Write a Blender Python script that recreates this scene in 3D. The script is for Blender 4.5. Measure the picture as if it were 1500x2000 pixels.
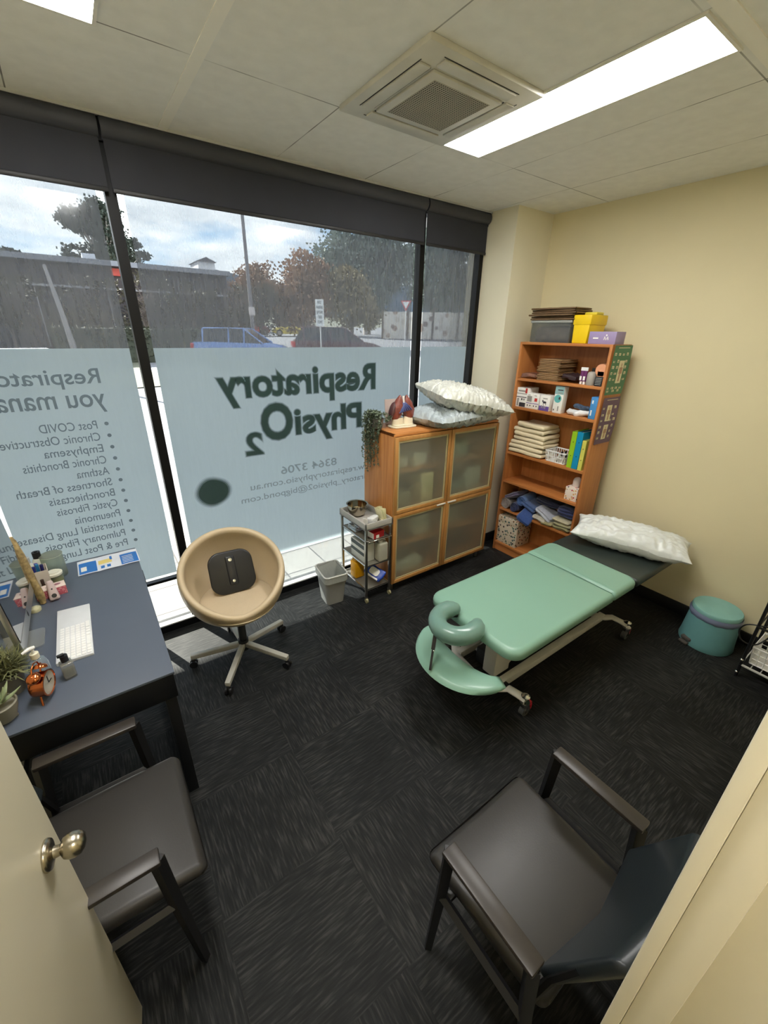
import bpy, bmesh, math, random
from mathutils import Vector, Matrix, noise, Euler
PI = math.pi
for o in list(bpy.data.objects):
    bpy.data.objects.remove(o)
SC = bpy.context.scene
COL = SC.collection

# ------------------------------------------------------------------ camera, sky, sun, exposure
cd = bpy.data.cameras.new('camera')
cam = bpy.data.objects.new('camera', cd); COL.objects.link(cam)
cd.sensor_fit = 'HORIZONTAL'; cd.sensor_width = 36.0; cd.lens = 804.5 / 1500 * 36
cd.clip_start = 0.02; cd.clip_end = 900
_y, _p, _r = math.radians(35.676), math.radians(23.488), math.radians(0.999)
_F = Vector((math.sin(_y)*math.cos(_p), math.cos(_y)*math.cos(_p), -math.sin(_p)))
_R0 = Vector((math.cos(_y), -math.sin(_y), 0)); _U0 = _R0.cross(_F)
_R = _R0*math.cos(_r) + _U0*math.sin(_r); _U = -_R0*math.sin(_r) + _U0*math.cos(_r)
cam.matrix_world = Matrix(((_R.x, _U.x, -_F.x, 0), (_R.y, _U.y, -_F.y, 0), (_R.z, _U.z, -_F.z, 2.06), (0, 0, 0, 1)))
SC.camera = cam
SC.view_settings.view_transform = 'Standard'; SC.view_settings.look = 'None'
SC.view_settings.gamma = 1; SC.view_settings.use_curve_mapping = False
SC.view_settings.exposure = 0.0
SKY = 3.2; SUN = 28.0; LAMP = 36.0
w = bpy.data.worlds.new('sky'); SC.world = w; w.use_nodes = True
nt = w.node_tree; nt.nodes.clear()
def N(nt, t, **k):
    n = nt.nodes.new(t)
    for a, b in k.items():
        if a in ('operation', 'blend_type', 'data_type', 'noise_dimensions', 'voronoi_dimensions', 'feature', 'gradient_type', 'wave_type', 'bands_direction', 'distribution'): setattr(n, a, b)
        else: n.inputs[a].default_value = b
    return n
def ramp(nt, stops):
    n = nt.nodes.new('ShaderNodeValToRGB'); e = n.color_ramp.elements
    while len(e) > 1: e.remove(e[-1])
    e[0].position = stops[0][0]; e[0].color = (*stops[0][1], 1)
    for p, c in stops[1:]:
        q = e.new(p); q.color = (*c, 1)
    return n
tc = N(nt, 'ShaderNodeTexCoord'); mp = N(nt, 'ShaderNodeMapping', Scale=(1, 1, 3.2))
nz = N(nt, 'ShaderNodeTexNoise', Scale=2.6, Detail=8.0, Roughness=0.58)
cr = ramp(nt, [(0.36, (0, 0, 0)), (0.50, (1, 1, 1))])
sep = N(nt, 'ShaderNodeSeparateXYZ'); sky = ramp(nt, [(0.0, (0.55, 0.75, 0.9)), (0.25, (0.17, 0.42, 0.75)), (1.0, (0.06, 0.2, 0.5))])
nz2 = N(nt, 'ShaderNodeTexNoise', Scale=6.0, Detail=6.0); cr2 = ramp(nt, [(0.3, (0.62, 0.67, 0.74)), (0.62, (1.15, 1.15, 1.15))])
mx = N(nt, 'ShaderNodeMixRGB'); bg = N(nt, 'ShaderNodeBackground', Strength=SKY); out = N(nt, 'ShaderNodeOutputWorld')
L = nt.links.new
L(tc.outputs['Generated'], mp.inputs[0]); L(mp.outputs[0], nz.inputs['Vector']); L(mp.outputs[0], nz2.inputs['Vector'])
L(nz.outputs['Fac'], cr.inputs[0]); L(tc.outputs['Generated'], sep.inputs[0]); L(sep.outputs['Z'], sky.inputs[0])
L(nz2.outputs['Fac'], cr2.inputs[0]); L(cr.outputs[0], mx.inputs[0]); L(sky.outputs[0], mx.inputs[1]); L(cr2.outputs[0], mx.inputs[2])
L(mx.outputs[0], bg.inputs[0]); L(bg.outputs[0], out.inputs[0])
sl = bpy.data.lights.new('sun', 'SUN'); sl.energy = SUN; sl.angle = math.radians(0.6); sl.color = (1, 0.95, 0.86)
sun = bpy.data.objects.new('sun', sl); COL.objects.link(sun)
_d = Vector((0.40, -1.0, -0.72)).normalized()
sun.rotation_euler = _d.to_track_quat('-Z', 'Y').to_euler()

# ------------------------------------------------------------------ materials
MATS = {}
def pmat(key, col, rough=0.5, metal=0.0, var=0.08, scale=8.0, bump=0.0, bscale=60.0, coat=0.0, trans=0.0, spec=0.5, stretch=(1, 1, 1), sheen=0.0, emit=None, estr=0.0):
    if key in MATS: return MATS[key]
    m = bpy.data.materials.new(key); m.use_nodes = True; t = m.node_tree; b = t.nodes['Principled BSDF']
    b.inputs['Roughness'].default_value = rough; b.inputs['Metallic'].default_value = metal
    b.inputs['Coat Weight'].default_value = coat; b.inputs['Transmission Weight'].default_value = trans
    b.inputs['Specular IOR Level'].default_value = spec; b.inputs['Sheen Weight'].default_value = sheen
    tc = N(t, 'ShaderNodeTexCoord'); mp = N(t, 'ShaderNodeMapping', Scale=stretch)
    nz = N(t, 'ShaderNodeTexNoise', Scale=scale, Detail=5.0)
    t.links.new(tc.outputs['Object'], mp.inputs[0]); t.links.new(mp.outputs[0], nz.inputs['Vector'])
    r = ramp(t, [(0.25, tuple(c*(1-var) for c in col)), (0.75, tuple(min(1, c*(1+var)) for c in col))])
    t.links.new(nz.outputs['Fac'], r.inputs[0]); t.links.new(r.outputs[0], b.inputs['Base Color'])
    if bump > 0:
        n2 = N(t, 'ShaderNodeTexNoise', Scale=bscale, Detail=4.0); bp = N(t, 'ShaderNodeBump', Strength=bump, Distance=0.01)
        t.links.new(mp.outputs[0], n2.inputs['Vector']); t.links.new(n2.outputs['Fac'], bp.inputs['Height']); t.links.new(bp.outputs[0], b.inputs['Normal'])
    if emit: b.inputs['Emission Color'].default_value = (*emit, 1); b.inputs['Emission Strength'].default_value = estr
    MATS[key] = m; return m
def srgb(r, g, b):
    f = lambda c: (c/255/12.92) if c/255 <= 0.04045 else ((c/255+0.055)/1.055)**2.4
    return (f(r), f(g), f(b))
def C(key, r, g, b, rough=0.5, **k): return pmat(key, srgb(r, g, b), rough, **k)

def wood_mat(key, c1, c2, axis=(1, 1, 0.08), rough=0.42):
    m = bpy.data.materials.new(key); m.use_nodes = True; t = m.node_tree; b = t.nodes['Principled BSDF']
    tc = N(t, 'ShaderNodeTexCoord'); mp = N(t, 'ShaderNodeMapping', Scale=axis); nz = N(t, 'ShaderNodeTexNoise', Scale=32.0, Detail=7.0, Distortion=0.35)
    r = ramp(t, [(0.3, c1), (0.7, c2)]); b.inputs['Roughness'].default_value = rough
    for a, c in ((tc.outputs['Object'], mp.inputs[0]), (mp.outputs[0], nz.inputs['Vector']), (nz.outputs['Fac'], r.inputs[0]), (r.outputs[0], b.inputs['Base Color'])): t.links.new(a, c)
    return m
WOOD = wood_mat('beech_veneer', srgb(172, 108, 52), srgb(204, 142, 82))
WOODH = wood_mat('beech_veneer_level', srgb(172, 108, 52), srgb(204, 142, 82), (0.08, 1, 1))
SHELFW = wood_mat('orange_veneer', srgb(168, 104, 54), srgb(188, 124, 70), (1, 1, 0.07))
SHELFH = wood_mat('orange_veneer_level', srgb(170, 104, 52), srgb(190, 124, 68), (1, 0.07, 1))

def carpet():
    m = bpy.data.materials.new('carpet_tiles'); m.use_nodes = True; t = m.node_tree; b = t.nodes['Principled BSDF']; l = t.links.new
    b.inputs['Roughness'].default_value = 0.62; b.inputs['Specular IOR Level'].default_value = 0.22; b.inputs['Sheen Weight'].default_value = 0.02
    tc = N(t, 'ShaderNodeTexCoord')
    m1 = N(t, 'ShaderNodeMapping', Scale=(120, 11, 1)); m2 = N(t, 'ShaderNodeMapping', Scale=(11, 120, 1))
    n1 = N(t, 'ShaderNodeTexNoise', Scale=1.0, Detail=3.0); n2 = N(t, 'ShaderNodeTexNoise', Scale=1.0, Detail=3.0)
    ch = N(t, 'ShaderNodeTexChecker', Scale=2.0); mix = N(t, 'ShaderNodeMixRGB')
    big = N(t, 'ShaderNodeTexNoise', Scale=3.0, Detail=2.0)
    add = N(t, 'ShaderNodeMath', operation='MULTIPLY_ADD'); add.inputs[1].default_value = 0.35
    r = ramp(t, [(0.42, (0.0022, 0.0024, 0.0026)), (0.58, (0.0075, 0.0080, 0.0080)), (0.80, (0.034, 0.034, 0.032))])
    for mm in (m1, m2): l(tc.outputs['Object'], mm.inputs[0])
    l(m1.outputs[0], n1.inputs['Vector']); l(m2.outputs[0], n2.inputs['Vector']); l(tc.outputs['Object'], ch.inputs['Vector'])
    l(ch.outputs['Fac'], mix.inputs[0]); l(n1.outputs['Fac'], mix.inputs[1]); l(n2.outputs['Fac'], mix.inputs[2])
    l(tc.outputs['Object'], big.inputs['Vector']); l(big.outputs['Fac'], add.inputs[0]); l(mix.outputs[0], add.inputs[2])
    sub = N(t, 'ShaderNodeMath', operation='SUBTRACT'); sub.inputs[1].default_value = 0.10
    l(add.outputs[0], sub.inputs[0]); l(sub.outputs[0], r.inputs[0]); l(r.outputs[0], b.inputs['Base Color'])
    bp = N(t, 'ShaderNodeBump', Strength=0.5, Distance=0.004); l(mix.outputs[0], bp.inputs['Height']); l(bp.outputs[0], b.inputs['Normal'])
    return m
def ceiling_mat():
    m = bpy.data.materials.new('ceiling_tiles'); m.use_nodes = True; t = m.node_tree; b = t.nodes['Principled BSDF']; l = t.links.new
    b.inputs['Roughness'].default_value = 0.9
    tc = N(t, 'ShaderNodeTexCoord'); sp = N(t, 'ShaderNodeSeparateXYZ'); l(tc.outputs['Object'], sp.inputs[0])
    def line(outp, off, pitch, wd):
        a = N(t, 'ShaderNodeMath', operation='SUBTRACT'); a.inputs[1].default_value = off - 10*pitch
        d = N(t, 'ShaderNodeMath', operation='MODULO'); d.inputs[1].default_value = pitch
        c = N(t, 'ShaderNodeMath', operation='LESS_THAN'); c.inputs[1].default_value = wd
        l(outp, a.inputs[0]); l(a.outputs[0], d.inputs[0]); l(d.outputs[0], c.inputs[0]); return c
    a = line(sp.outputs['X'], 1.237, 0.6125, 0.006); c = line(sp.outputs['Y'], 2.128, 1.222, 0.006)
    mx = N(t, 'ShaderNodeMath', operation='MAXIMUM'); l(a.outputs[0], mx.inputs[0]); l(c.outputs[0], mx.inputs[1])
    brk = N(t, 'ShaderNodeTexNoise', Scale=2.3); r0 = ramp(t, [(0.40, (0.15,)*3), (0.55, (0.8,)*3)]); l(tc.outputs['Object'], brk.inputs['Vector']); l(brk.outputs['Fac'], r0.inputs[0])
    mu = N(t, 'ShaderNodeMath', operation='MULTIPLY'); l(mx.outputs[0], mu.inputs[0]); l(r0.outputs[0], mu.inputs[1])
    nz = N(t, 'ShaderNodeTexNoise', Scale=14.0, Detail=6.0); r = ramp(t, [(0.3, srgb(228, 227, 222)), (0.7, srgb(236, 235, 230))])
    l(tc.outputs['Object'], nz.inputs['Vector']); l(nz.outputs['Fac'], r.inputs[0])
    mix = N(t, 'ShaderNodeMixRGB'); mix.inputs[2].default_value = (*srgb(90, 86, 78), 1)
    l(mu.outputs[0], mix.inputs[0]); l(r.outputs[0], mix.inputs[1]); l(mix.outputs[0], b.inputs['Base Color'])
    return m
def film_mat(key, tcol, lcol, mixv, streak, gloss=0.04):
    """transparent + translucent sheet with vertical water streaks"""
    m = bpy.data.materials.new(key); m.use_nodes = True; t = m.node_tree; t.nodes.clear(); l = t.links.new
    o = N(t, 'ShaderNodeOutputMaterial'); tr = N(t, 'ShaderNodeBsdfTransparent', Color=(*tcol, 1)); tl = N(t, 'ShaderNodeBsdfTranslucent', Color=(*lcol, 1))
    df = N(t, 'ShaderNodeBsdfDiffuse', Color=(*lcol, 1)); md = N(t, 'ShaderNodeMixShader', Fac=0.16)
    mx = N(t, 'ShaderNodeMixShader', Fac=mixv); gl = N(t, 'ShaderNodeBsdfGlossy', Roughness=0.12); mg = N(t, 'ShaderNodeMixShader', Fac=gloss)
    tc = N(t, 'ShaderNodeTexCoord'); mp = N(t, 'ShaderNodeMapping', Scale=(1.0, 1, 0.12)); nz = N(t, 'ShaderNodeTexNoise', Scale=55.0, Detail=6.0, Roughness=0.65)
    mr = N(t, 'ShaderNodeMapRange'); mr.inputs['From Min'].default_value = 0.3; mr.inputs['From Max'].default_value = 0.7
    mr.inputs['To Min'].default_value = max(0, mixv-streak); mr.inputs['To Max'].default_value = min(1, mixv+streak)
    l(tc.outputs['Object'], mp.inputs[0]); l(mp.outputs[0], nz.inputs['Vector']); l(nz.outputs['Fac'], mr.inputs['Value']); l(mr.outputs[0], mx.inputs[0])
    l(tl.outputs[0], md.inputs[1]); l(df.outputs[0], md.inputs[2]); l(tr.outputs[0], mx.inputs[1]); l(md.outputs[0], mx.inputs[2])
    l(mx.outputs[0], mg.inputs[1]); l(gl.outputs[0], mg.inputs[2]); l(mg.outputs[0], o.inputs[0])
    return m
def clear_mat(key, col=(1, 1, 1), refl=0.08):
    m = bpy.data.materials.new(key); m.use_nodes = True; t = m.node_tree; t.nodes.clear(); l = t.links.new
    o = N(t, 'ShaderNodeOutputMaterial'); tr = N(t, 'ShaderNodeBsdfTransparent', Color=(*col, 1)); gl = N(t, 'ShaderNodeBsdfGlossy', Roughness=0.03)
    fr = N(t, 'ShaderNodeFresnel', IOR=1.45); mu = N(t, 'ShaderNodeMath', operation='MULTIPLY'); mu.inputs[1].default_value = refl*10
    mx = N(t, 'ShaderNodeMixShader'); l(fr.outputs[0], mu.inputs[0]); l(mu.outputs[0], mx.inputs[0]); l(tr.outputs[0], mx.inputs[1]); l(gl.outputs[0], mx.inputs[2]); l(mx.outputs[0], o.inputs[0])
    return m
def emis(key, col, s):
    m = bpy.data.materials.new(key); m.use_nodes = True; t = m.node_tree; t.nodes.clear()
    e = N(t, 'ShaderNodeEmission', Color=(*col, 1), Strength=s); o = N(t, 'ShaderNodeOutputMaterial'); t.links.new(e.outputs[0], o.inputs[0]); return m
def pattern_mat(key, base, cols, scale, rough=0.6, thr=0.32):
    """scattered printed motifs"""
    m = bpy.data.materials.new(key); m.use_nodes = True; t = m.node_tree; b = t.nodes['Principled BSDF']; l = t.links.new
    b.inputs['Roughness'].default_value = rough
    tc = N(t, 'ShaderNodeTexCoord'); v = N(t, 'ShaderNodeTexVoronoi', Scale=scale); l(tc.outputs['Object'], v.inputs['Vector'])
    lt = N(t, 'ShaderNodeMath', operation='LESS_THAN'); lt.inputs[1].default_value = thr; l(v.outputs['Distance'], lt.inputs[0])
    sp = N(t, 'ShaderNodeSeparateXYZ'); l(v.outputs['Color'], sp.inputs[0])
    st = []
    for i, c in enumerate(cols): st.append((i/len(cols), c))
    r = ramp(t, st); r.color_ramp.interpolation = 'CONSTANT'; l(sp.outputs['X'], r.inputs[0])
    mx = N(t, 'ShaderNodeMixRGB'); mx.inputs[1].default_value = (*base, 1); l(lt.outputs[0], mx.inputs[0]); l(r.outputs[0], mx.inputs[2]); l(mx.outputs[0], b.inputs['Base Color'])
    return m
WALLM = pmat('cream_wall_paint', srgb(220, 209, 172), 0.8, var=0.02, scale=3, bump=0.06, bscale=250)
NIBM = pmat('pale_wall_paint', srgb(226, 219, 194), 0.8, var=0.02, scale=3)
BLACKF = C('black_frame', 5, 6, 9, 0.45, spec=.25)
BLACKP = C('black_plastic', 18, 18, 20, 0.4)
CHROME = pmat('chrome', (0.75, 0.75, 0.75), 0.12, metal=1, var=0.02)
STEEL = pmat('brushed_steel', srgb(170, 168, 160), 0.28, metal=1, var=0.05)
WHITEP = C('white_plastic', 232, 232, 228, 0.4)
GREYP = C('grey_plastic', 168, 170, 168, 0.45)
WHITEPAP = C('white_card', 236, 234, 228, 0.6)

# ------------------------------------------------------------------ mesh helpers
class MB:
    def __init__(s): s.bm = bmesh.new(); s.mi = 0
    def _tr(s, t, M=None):
        vm = {}
        for v in t.verts: vm[v] = s.bm.verts.new(M @ v.co if M else v.co)
        for f in t.faces:
            try: g = s.bm.faces.new([vm[v] for v in f.verts]); g.material_index = s.mi
            except ValueError: pass
        t.free(); return s
    def box(s, x0, x1, y0, y1, z0, z1, r=0.0, seg=2, M=None):
        t = bmesh.new(); bmesh.ops.create_cube(t, size=1)
        sx, sy, sz = x1-x0, y1-y0, z1-z0
        for v in t.verts: v.co = Vector(((v.co.x+.5)*sx+x0, (v.co.y+.5)*sy+y0, (v.co.z+.5)*sz+z0))
        if r > 0: bmesh.ops.bevel(t, geom=list(t.edges), offset=min(r, abs(sx)*.49, abs(sy)*.49, abs(sz)*.49), segments=seg, profile=0.5, affect='EDGES', clamp_overlap=True)
        return s._tr(t, M)
    def cyl(s, p0, p1, r0, r1=None, n=16, cap=True):
        p0, p1 = Vector(p0), Vector(p1); r1 = r0 if r1 is None else r1
        d = p1-p0; t = bmesh.new(); bmesh.ops.create_cone(t, cap_ends=cap, segments=n, radius1=r0, radius2=r1, depth=d.length)
        M = Matrix.Translation((p0+p1)/2) @ d.to_track_quat('Z', 'Y').to_matrix().to_4x4()
        return s._tr(t, M)
    def tube(s, pts, r, n=8, closed=False, cap=True, flat=1.0):
        pts = [Vector(p) for p in pts]; k = len(pts); rings = []
        rr = r if isinstance(r, (list, tuple)) else [r]*k
        up = None
        for i, p in enumerate(pts):
            a = pts[(i-1) % k] if (closed or i > 0) else p; b = pts[(i+1) % k] if (closed or i < k-1) else p
            d = (b-a).normalized()
            if up is None: up = Vector((0, 0, 1)) if abs(d.z) < 0.9 else Vector((1, 0, 0))
            x = d.cross(up).normalized(); y = x.cross(d).normalized(); up = y
            rings.append([s.bm.verts.new(p + x*math.cos(2*PI*j/n)*rr[i] + y*math.sin(2*PI*j/n)*rr[i]*flat) for j in range(n)])
        for i in range(k if closed else k-1):
            A, B = rings[i], rings[(i+1) % k]
            for j in range(n):
                f = s.bm.faces.new((A[j], A[(j+1) % n], B[(j+1) % n], B[j])); f.material_index = s.mi
        if cap and not closed:
            for q in (rings[0][::-1], rings[-1]):
                f = s.bm.faces.new(q); f.material_index = s.mi
        return s
    def lathe(s, prof, n=24, M=None, c=(0, 0, 0), sx=1, sy=1):
        rings = []; c = Vector(c)
        for (r, z) in prof:
            ring = []
            for j in range(n):
                a = 2*PI*j/n; v = Vector((r*math.cos(a)*sx, r*math.sin(a)*sy, z)) + c
                ring.append(s.bm.verts.new(M @ v if M else v))
            rings.append(ring)
        for A, B in zip(rings, rings[1:]):
            for j in range(n):
                f = s.bm.faces.new((A[j], A[(j+1) % n], B[(j+1) % n], B[j])); f.material_index = s.mi
        for q, rr in ((rings[0][::-1], prof[0][0]), (rings[-1], prof[-1][0])):
            if rr > 1e-5:
                f = s.bm.faces.new(q); f.material_index = s.mi
        return s
    def ell(s, c, r, nu=20, nv=12, M=None):
        t = bmesh.new(); bmesh.ops.create_uvsphere(t, u_segments=nu, v_segments=nv, radius=1)
        for v in t.verts: v.co = Vector((v.co.x*r[0]+c[0], v.co.y*r[1]+c[1], v.co.z*r[2]+c[2]))
        return s._tr(t, M)
    def prism(s, poly, z0, z1, M=None, bev=0.0, seg=2):
        t = bmesh.new(); vs = [t.verts.new((x, y, z0)) for x, y in poly]; f = t.faces.new(vs)
        e = bmesh.ops.extrude_face_region(t, geom=[f]); bmesh.ops.translate(t, verts=[v for v in e['geom'] if isinstance(v, bmesh.types.BMVert)], vec=(0, 0, z1-z0))
        bmesh.ops.recalc_face_normals(t, faces=t.faces)
        if bev: bmesh.ops.bevel(t, geom=[e for e in t.edges if abs(e.verts[0].co.z-e.verts[1].co.z) < 1e-6], offset=bev, segments=seg, profile=0.5, affect='EDGES', clamp_overlap=True)
        return s._tr(t, M)
    def quad(s, a, b, c, d):
        f = s.bm.faces.new([s.bm.verts.new(Vector(p)) for p in (a, b, c, d)]); f.material_index = s.mi; return s
    def grid(s, fn, nu, nv, cu=False, cv=False):
        V = [[s.bm.verts.new(Vector(fn(i/nu, j/nv))) for j in range(nv if cv else nv+1)] for i in range(nu if cu else nu+1)]
        for i in range(nu):
            for j in range(nv):
                a, b = V[i], V[(i+1) % len(V)]; jj = (j+1) % len(a)
                try: f = s.bm.faces.new((a[j], b[j], b[jj], a[jj])); f.material_index = s.mi
                except ValueError: pass
        return s
    def warp(s, fn):
        for v in s.bm.verts: v.co = Vector(fn(v.co))
        return s
    def sub(s, n=1):
        bmesh.ops.subdivide_edges(s.bm, edges=list(s.bm.edges), cuts=n, use_grid_fill=True); return s
    def build(s, name, mats, parent=None, smooth=35, loc=None, rot=None):
        bmesh.ops.remove_doubles(s.bm, verts=s.bm.verts, dist=1e-6)
        bmesh.ops.recalc_face_normals(s.bm, faces=s.bm.faces)
        me = bpy.data.meshes.new(name); s.bm.to_mesh(me); s.bm.free()
        for m in (mats if isinstance(mats, (list, tuple)) else [mats]): me.materials.append(m)
        if smooth: me.shade_smooth(); me.set_sharp_from_angle(angle=math.radians(smooth))
        o = bpy.data.objects.new(name, me); COL.objects.link(o)
        if parent: o.parent = parent
        if loc: o.location = loc
        if rot: o.rotation_euler = rot
        return o
def thing(name, label, cat, loc=(0, 0, 0), rz=0, group=None, rot=None):
    o = bpy.data.objects.new(name, None); COL.objects.link(o); o.location = loc
    o.rotation_euler = rot if rot else (0, 0, rz); o.empty_display_size = 0.05
    return tag(o, label, cat, group)
def tag(o, label, cat, group=None, kind=None):
    o['label'] = label; o['category'] = cat
    if group: o['group'] = group
    if kind: o['kind'] = kind
    return o
def struct(o): o['kind'] = 'structure'; return o
def dup(root, loc, rot=None, label=None, group=None):
    r = root.copy(); COL.objects.link(r); r.location = loc
    if rot: r.rotation_euler = rot
    if label: r['label'] = label
    if group: r['group'] = group
    for ch in list(root.children):
        c = ch.copy(); COL.objects.link(c); c.parent = r
        for g in ch.children:
            d = g.copy(); COL.objects.link(d); d.parent = c
    return r
def text(name, body, mats, parent, width=None, height=None, M=None, offset=0.0, ext=0.0006, mirror=True, align='RIGHT', size=0.1, layers=1, grow=0.0):
    """lettering as a mesh in the local XZ plane; mirror=True is lettering seen from behind"""
    b = MB(); first = None
    for k in range(layers):
        cu = bpy.data.curves.new('t', 'FONT'); cu.body = body; cu.size = 1.0; cu.extrude = 0.0; cu.offset = offset + grow*(layers-1-k)
        cu.resolution_u = 4; ob = bpy.data.objects.new('t', cu); COL.objects.link(ob)
        dg = bpy.context.evaluated_depsgraph_get(); me = bpy.data.meshes.new_from_object(ob.evaluated_get(dg))
        bpy.data.objects.remove(ob)
        t = bmesh.new(); t.from_mesh(me)
        if first is None:
            xs = [v.co.x for v in t.verts]; ys = [v.co.y for v in t.verts]
            pad = offset + grow*(layers-1)
            first = (min(xs)+pad, max(xs)-pad, min(ys)+pad, max(ys)-pad)
        x0, x1, y0, y1 = first
        sx = (width/(x1-x0)) if width else size; sy = (height/(y1-y0)) if height else sx
        if not width and height: sx = sy
        b.mi = k
        for v in t.verts:
            x = (v.co.x-x0)*sx; z = (v.co.y-y0)*sy
            v.co = Vector((-x if mirror else x, -0.0008*k, z))
        b._tr(t, None)
    o = b.build(name, mats, parent, smooth=0)
    if M is not None: o.matrix_local = M
    return o
def wob(b, amp, sc, seed=0.0):
    return b.warp(lambda c: c + Vector(noise.noise_vector(c*sc + Vector((seed, seed*2, 0))))*amp)
def rrect(w, d, r, n=5, c=(0, 0)):
    P = []
    for sx, sy, a0 in ((1, 1, 0), (-1, 1, 90), (-1, -1, 180), (1, -1, 270)):
        for i in range(n+1):
            a = math.radians(a0 + 90*i/n); P.append((c[0]+sx*(w/2-r)+r*math.cos(a), c[1]+sy*(d/2-r)+r*math.sin(a)))
    return P

# ------------------------------------------------------------------ room shell
XL, XR, YW, ZC = -0.66, 3.58, 2.88, 3.0
struct(MB().box(XL-.1, XR+.1, -1.4, 2.98, -0.06, 0).build('floor', carpet(), smooth=0))
struct(MB().box(XL-.1, XR+.1, -1.4, 3.05, ZC, ZC+.1).build('ceiling', ceiling_mat(), smooth=0))
struct(MB().box(XR, XR+.1, -1.4, 3.1, 0, ZC).build('wall_right', WALLM, smooth=0))
struct(MB().box(XL-.1, XL, -1.4, 3.1, 0, ZC).build('wall_left', WALLM, smooth=0))
struct(MB().box(3.12, XR, 2.60, 3.1, 0, ZC).build('wall_nib', NIBM, smooth=0))
struct(MB().box(XL, XR, -1.4, -1.3, 0, ZC).build('wall_corridor', WALLM, smooth=0))
# wall with the doorway the picture is taken from
struct(MB().box(0.565, XR, -.10, 0.0, 0, ZC).build('wall_front', WALLM, smooth=0))
struct(MB().box(XL, -0.44, -.10, 0.0, 0, ZC).box(-0.44, 0.565, -.10, 0.0, 2.35, ZC).build('wall_back', WALLM, smooth=0))
JM = pmat('door_frame_gloss_paint', srgb(214, 207, 184), 0.32, var=0.02)
struct(MB().box(0.52, 0.60, 0.0, 0.0205, 0, 2.30, .004).build('trim_1', JM, smooth=30))
struct(MB().box(0.525, 0.565, -.045, 0.0, 0, 2.30, .003).box(0.545, 0.57, -.12, -.045, 0, 2.3, .003).build('trim_2', JM, smooth=30))
struct(MB().box(-.50, -.435, 0.0, 0.018, 0, 2.30, .004).box(-.44, -.42, -.10, 0.0, 0, 2.30, .003).build('trim_3', JM, smooth=30))
struct(MB().box(-.50, .60, 0.0, 0.018, 2.30, 2.38, .004).box(-.44, .565, -.10, 0.0, 2.28, 2.35, .003).build('trim_4', JM, smooth=30))
SKIRT = C('black_skirting', 10, 10, 11, 0.6)
struct(MB().box(XR-.014, XR, 0.0, 2.60, 0, 0.10, .003).build('baseboard_right', SKIRT, smooth=30))
struct(MB().box(3.12, XR-.014, 2.588, 2.60, 0, 0.10, .003).box(3.108, 3.12, 2.588, 2.88, 0, .10, .003).build('baseboard_nib', SKIRT, smooth=30))
struct(MB().box(0.60, XR-.014, 0.0, .014, 0, 0.10, .003).build('baseboard_front', SKIRT, smooth=30))
# wide tee bars of the ceiling grid
TEE = pmat('ceiling_tee_paint', srgb(240, 237, 228), 0.7, var=0.02)
struct(MB().box(0.605, 0.65, 0.88, 2.93, ZC-.004, ZC+.002).build('trim_5', TEE, smooth=0))
struct(MB().box(1.80, XR, 0.825, 0.88, ZC-.005, ZC+.002).build('trim_6', TEE, smooth=0))
struct(MB().box(XL, 3.12, 2.865, 2.882, ZC-.012, ZC+.002).build('trim_7', C('ceiling_edge_trim', 190, 192, 192, .6), smooth=0))

# ------------------------------------------------------------------ ceiling lamps, air conditioner
DIFF = emis('lamp_diffuser', (1.0, 0.98, 0.945), LAMP)
def ceiling_light(x0, x1, y0, y1, label):
    t = thing('ceiling_light', label, 'ceiling light', ((x0+x1)/2, (y0+y1)/2, ZC), group='ceiling light panels')
    a, b = (x1-x0)/2, (y1-y0)/2; f = .012
    m = MB()
    m.box(-a-f, -a, -b-f, b+f, -.008, .002).box(a, a+f, -b-f, b+f, -.008, .002).box(-a, a, -b-f, -b, -.008, .002).box(-a, a, b, b+f, -.008, .002)
    m.build('frame', C('lamp_frame', 225, 222, 212, .5), t, 0)
    MB().box(-a, a, -b, b, -.004, .001).build('diffuser', DIFF, t, 0)
ceiling_light(1.865, 2.15, .905, 2.125, 'long white ceiling light panel beside the air conditioner, whole in view')
ceiling_light(0.015, 0.295, .905, 2.135, 'white ceiling light panel cut off at the top left corner')
ceiling_light(0.0, 0.3, -1.2, -0.3, 'added unseen light panel behind the doorway, brightens the door and its frame')  # lamp put in out of view to light the jamb and door leaf
t = thing('air_conditioner', 'square ceiling cassette air conditioner with a perforated grille', 'air conditioner', (1.543, 1.80, ZC))
ACM = C('aircon_plastic', 205, 202, 190, .5); ACD = C('aircon_shadow_gap', 40, 40, 38, .8)
MB().box(-.315, .315, -.315, .315, -.022, .001, .006).build('panel', ACM, t, 30)
MB().box(-.195, .195, -.195, .195, -.034, -.022, .004).build('grille_frame', ACM, t, 30)
g = MB()
for i in range(27):
    for j in range(27):
        x, y = -.15+i*.30/26, -.15+j*.30/26
        g.lathe([(.0, -.0352), (.0036, -.0352)], 6, c=(x, y, 0))
gr = g.build('perforation', ACD, t, 0)
MB().box(-.158, .158, -.158, .158, -.0350, -.034).build('grille_plate', C('aircon_grille', 176, 170, 152, .6), t, 0)
for k in range(4):
    M = Matrix.Rotation(k*PI/2, 4, 'Z')
    MB().box(-.19, .19, .205, .212, -.0235, -.021, M=M).box(-.21, .21, .268, .271, -.0235, -.021, M=M).build('slot', ACD, t, 0)
    MB().box(-.20, .20, .214, .266, -.030, -.022, .003, M=M).build('louvre', ACM, t, 30)

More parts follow.
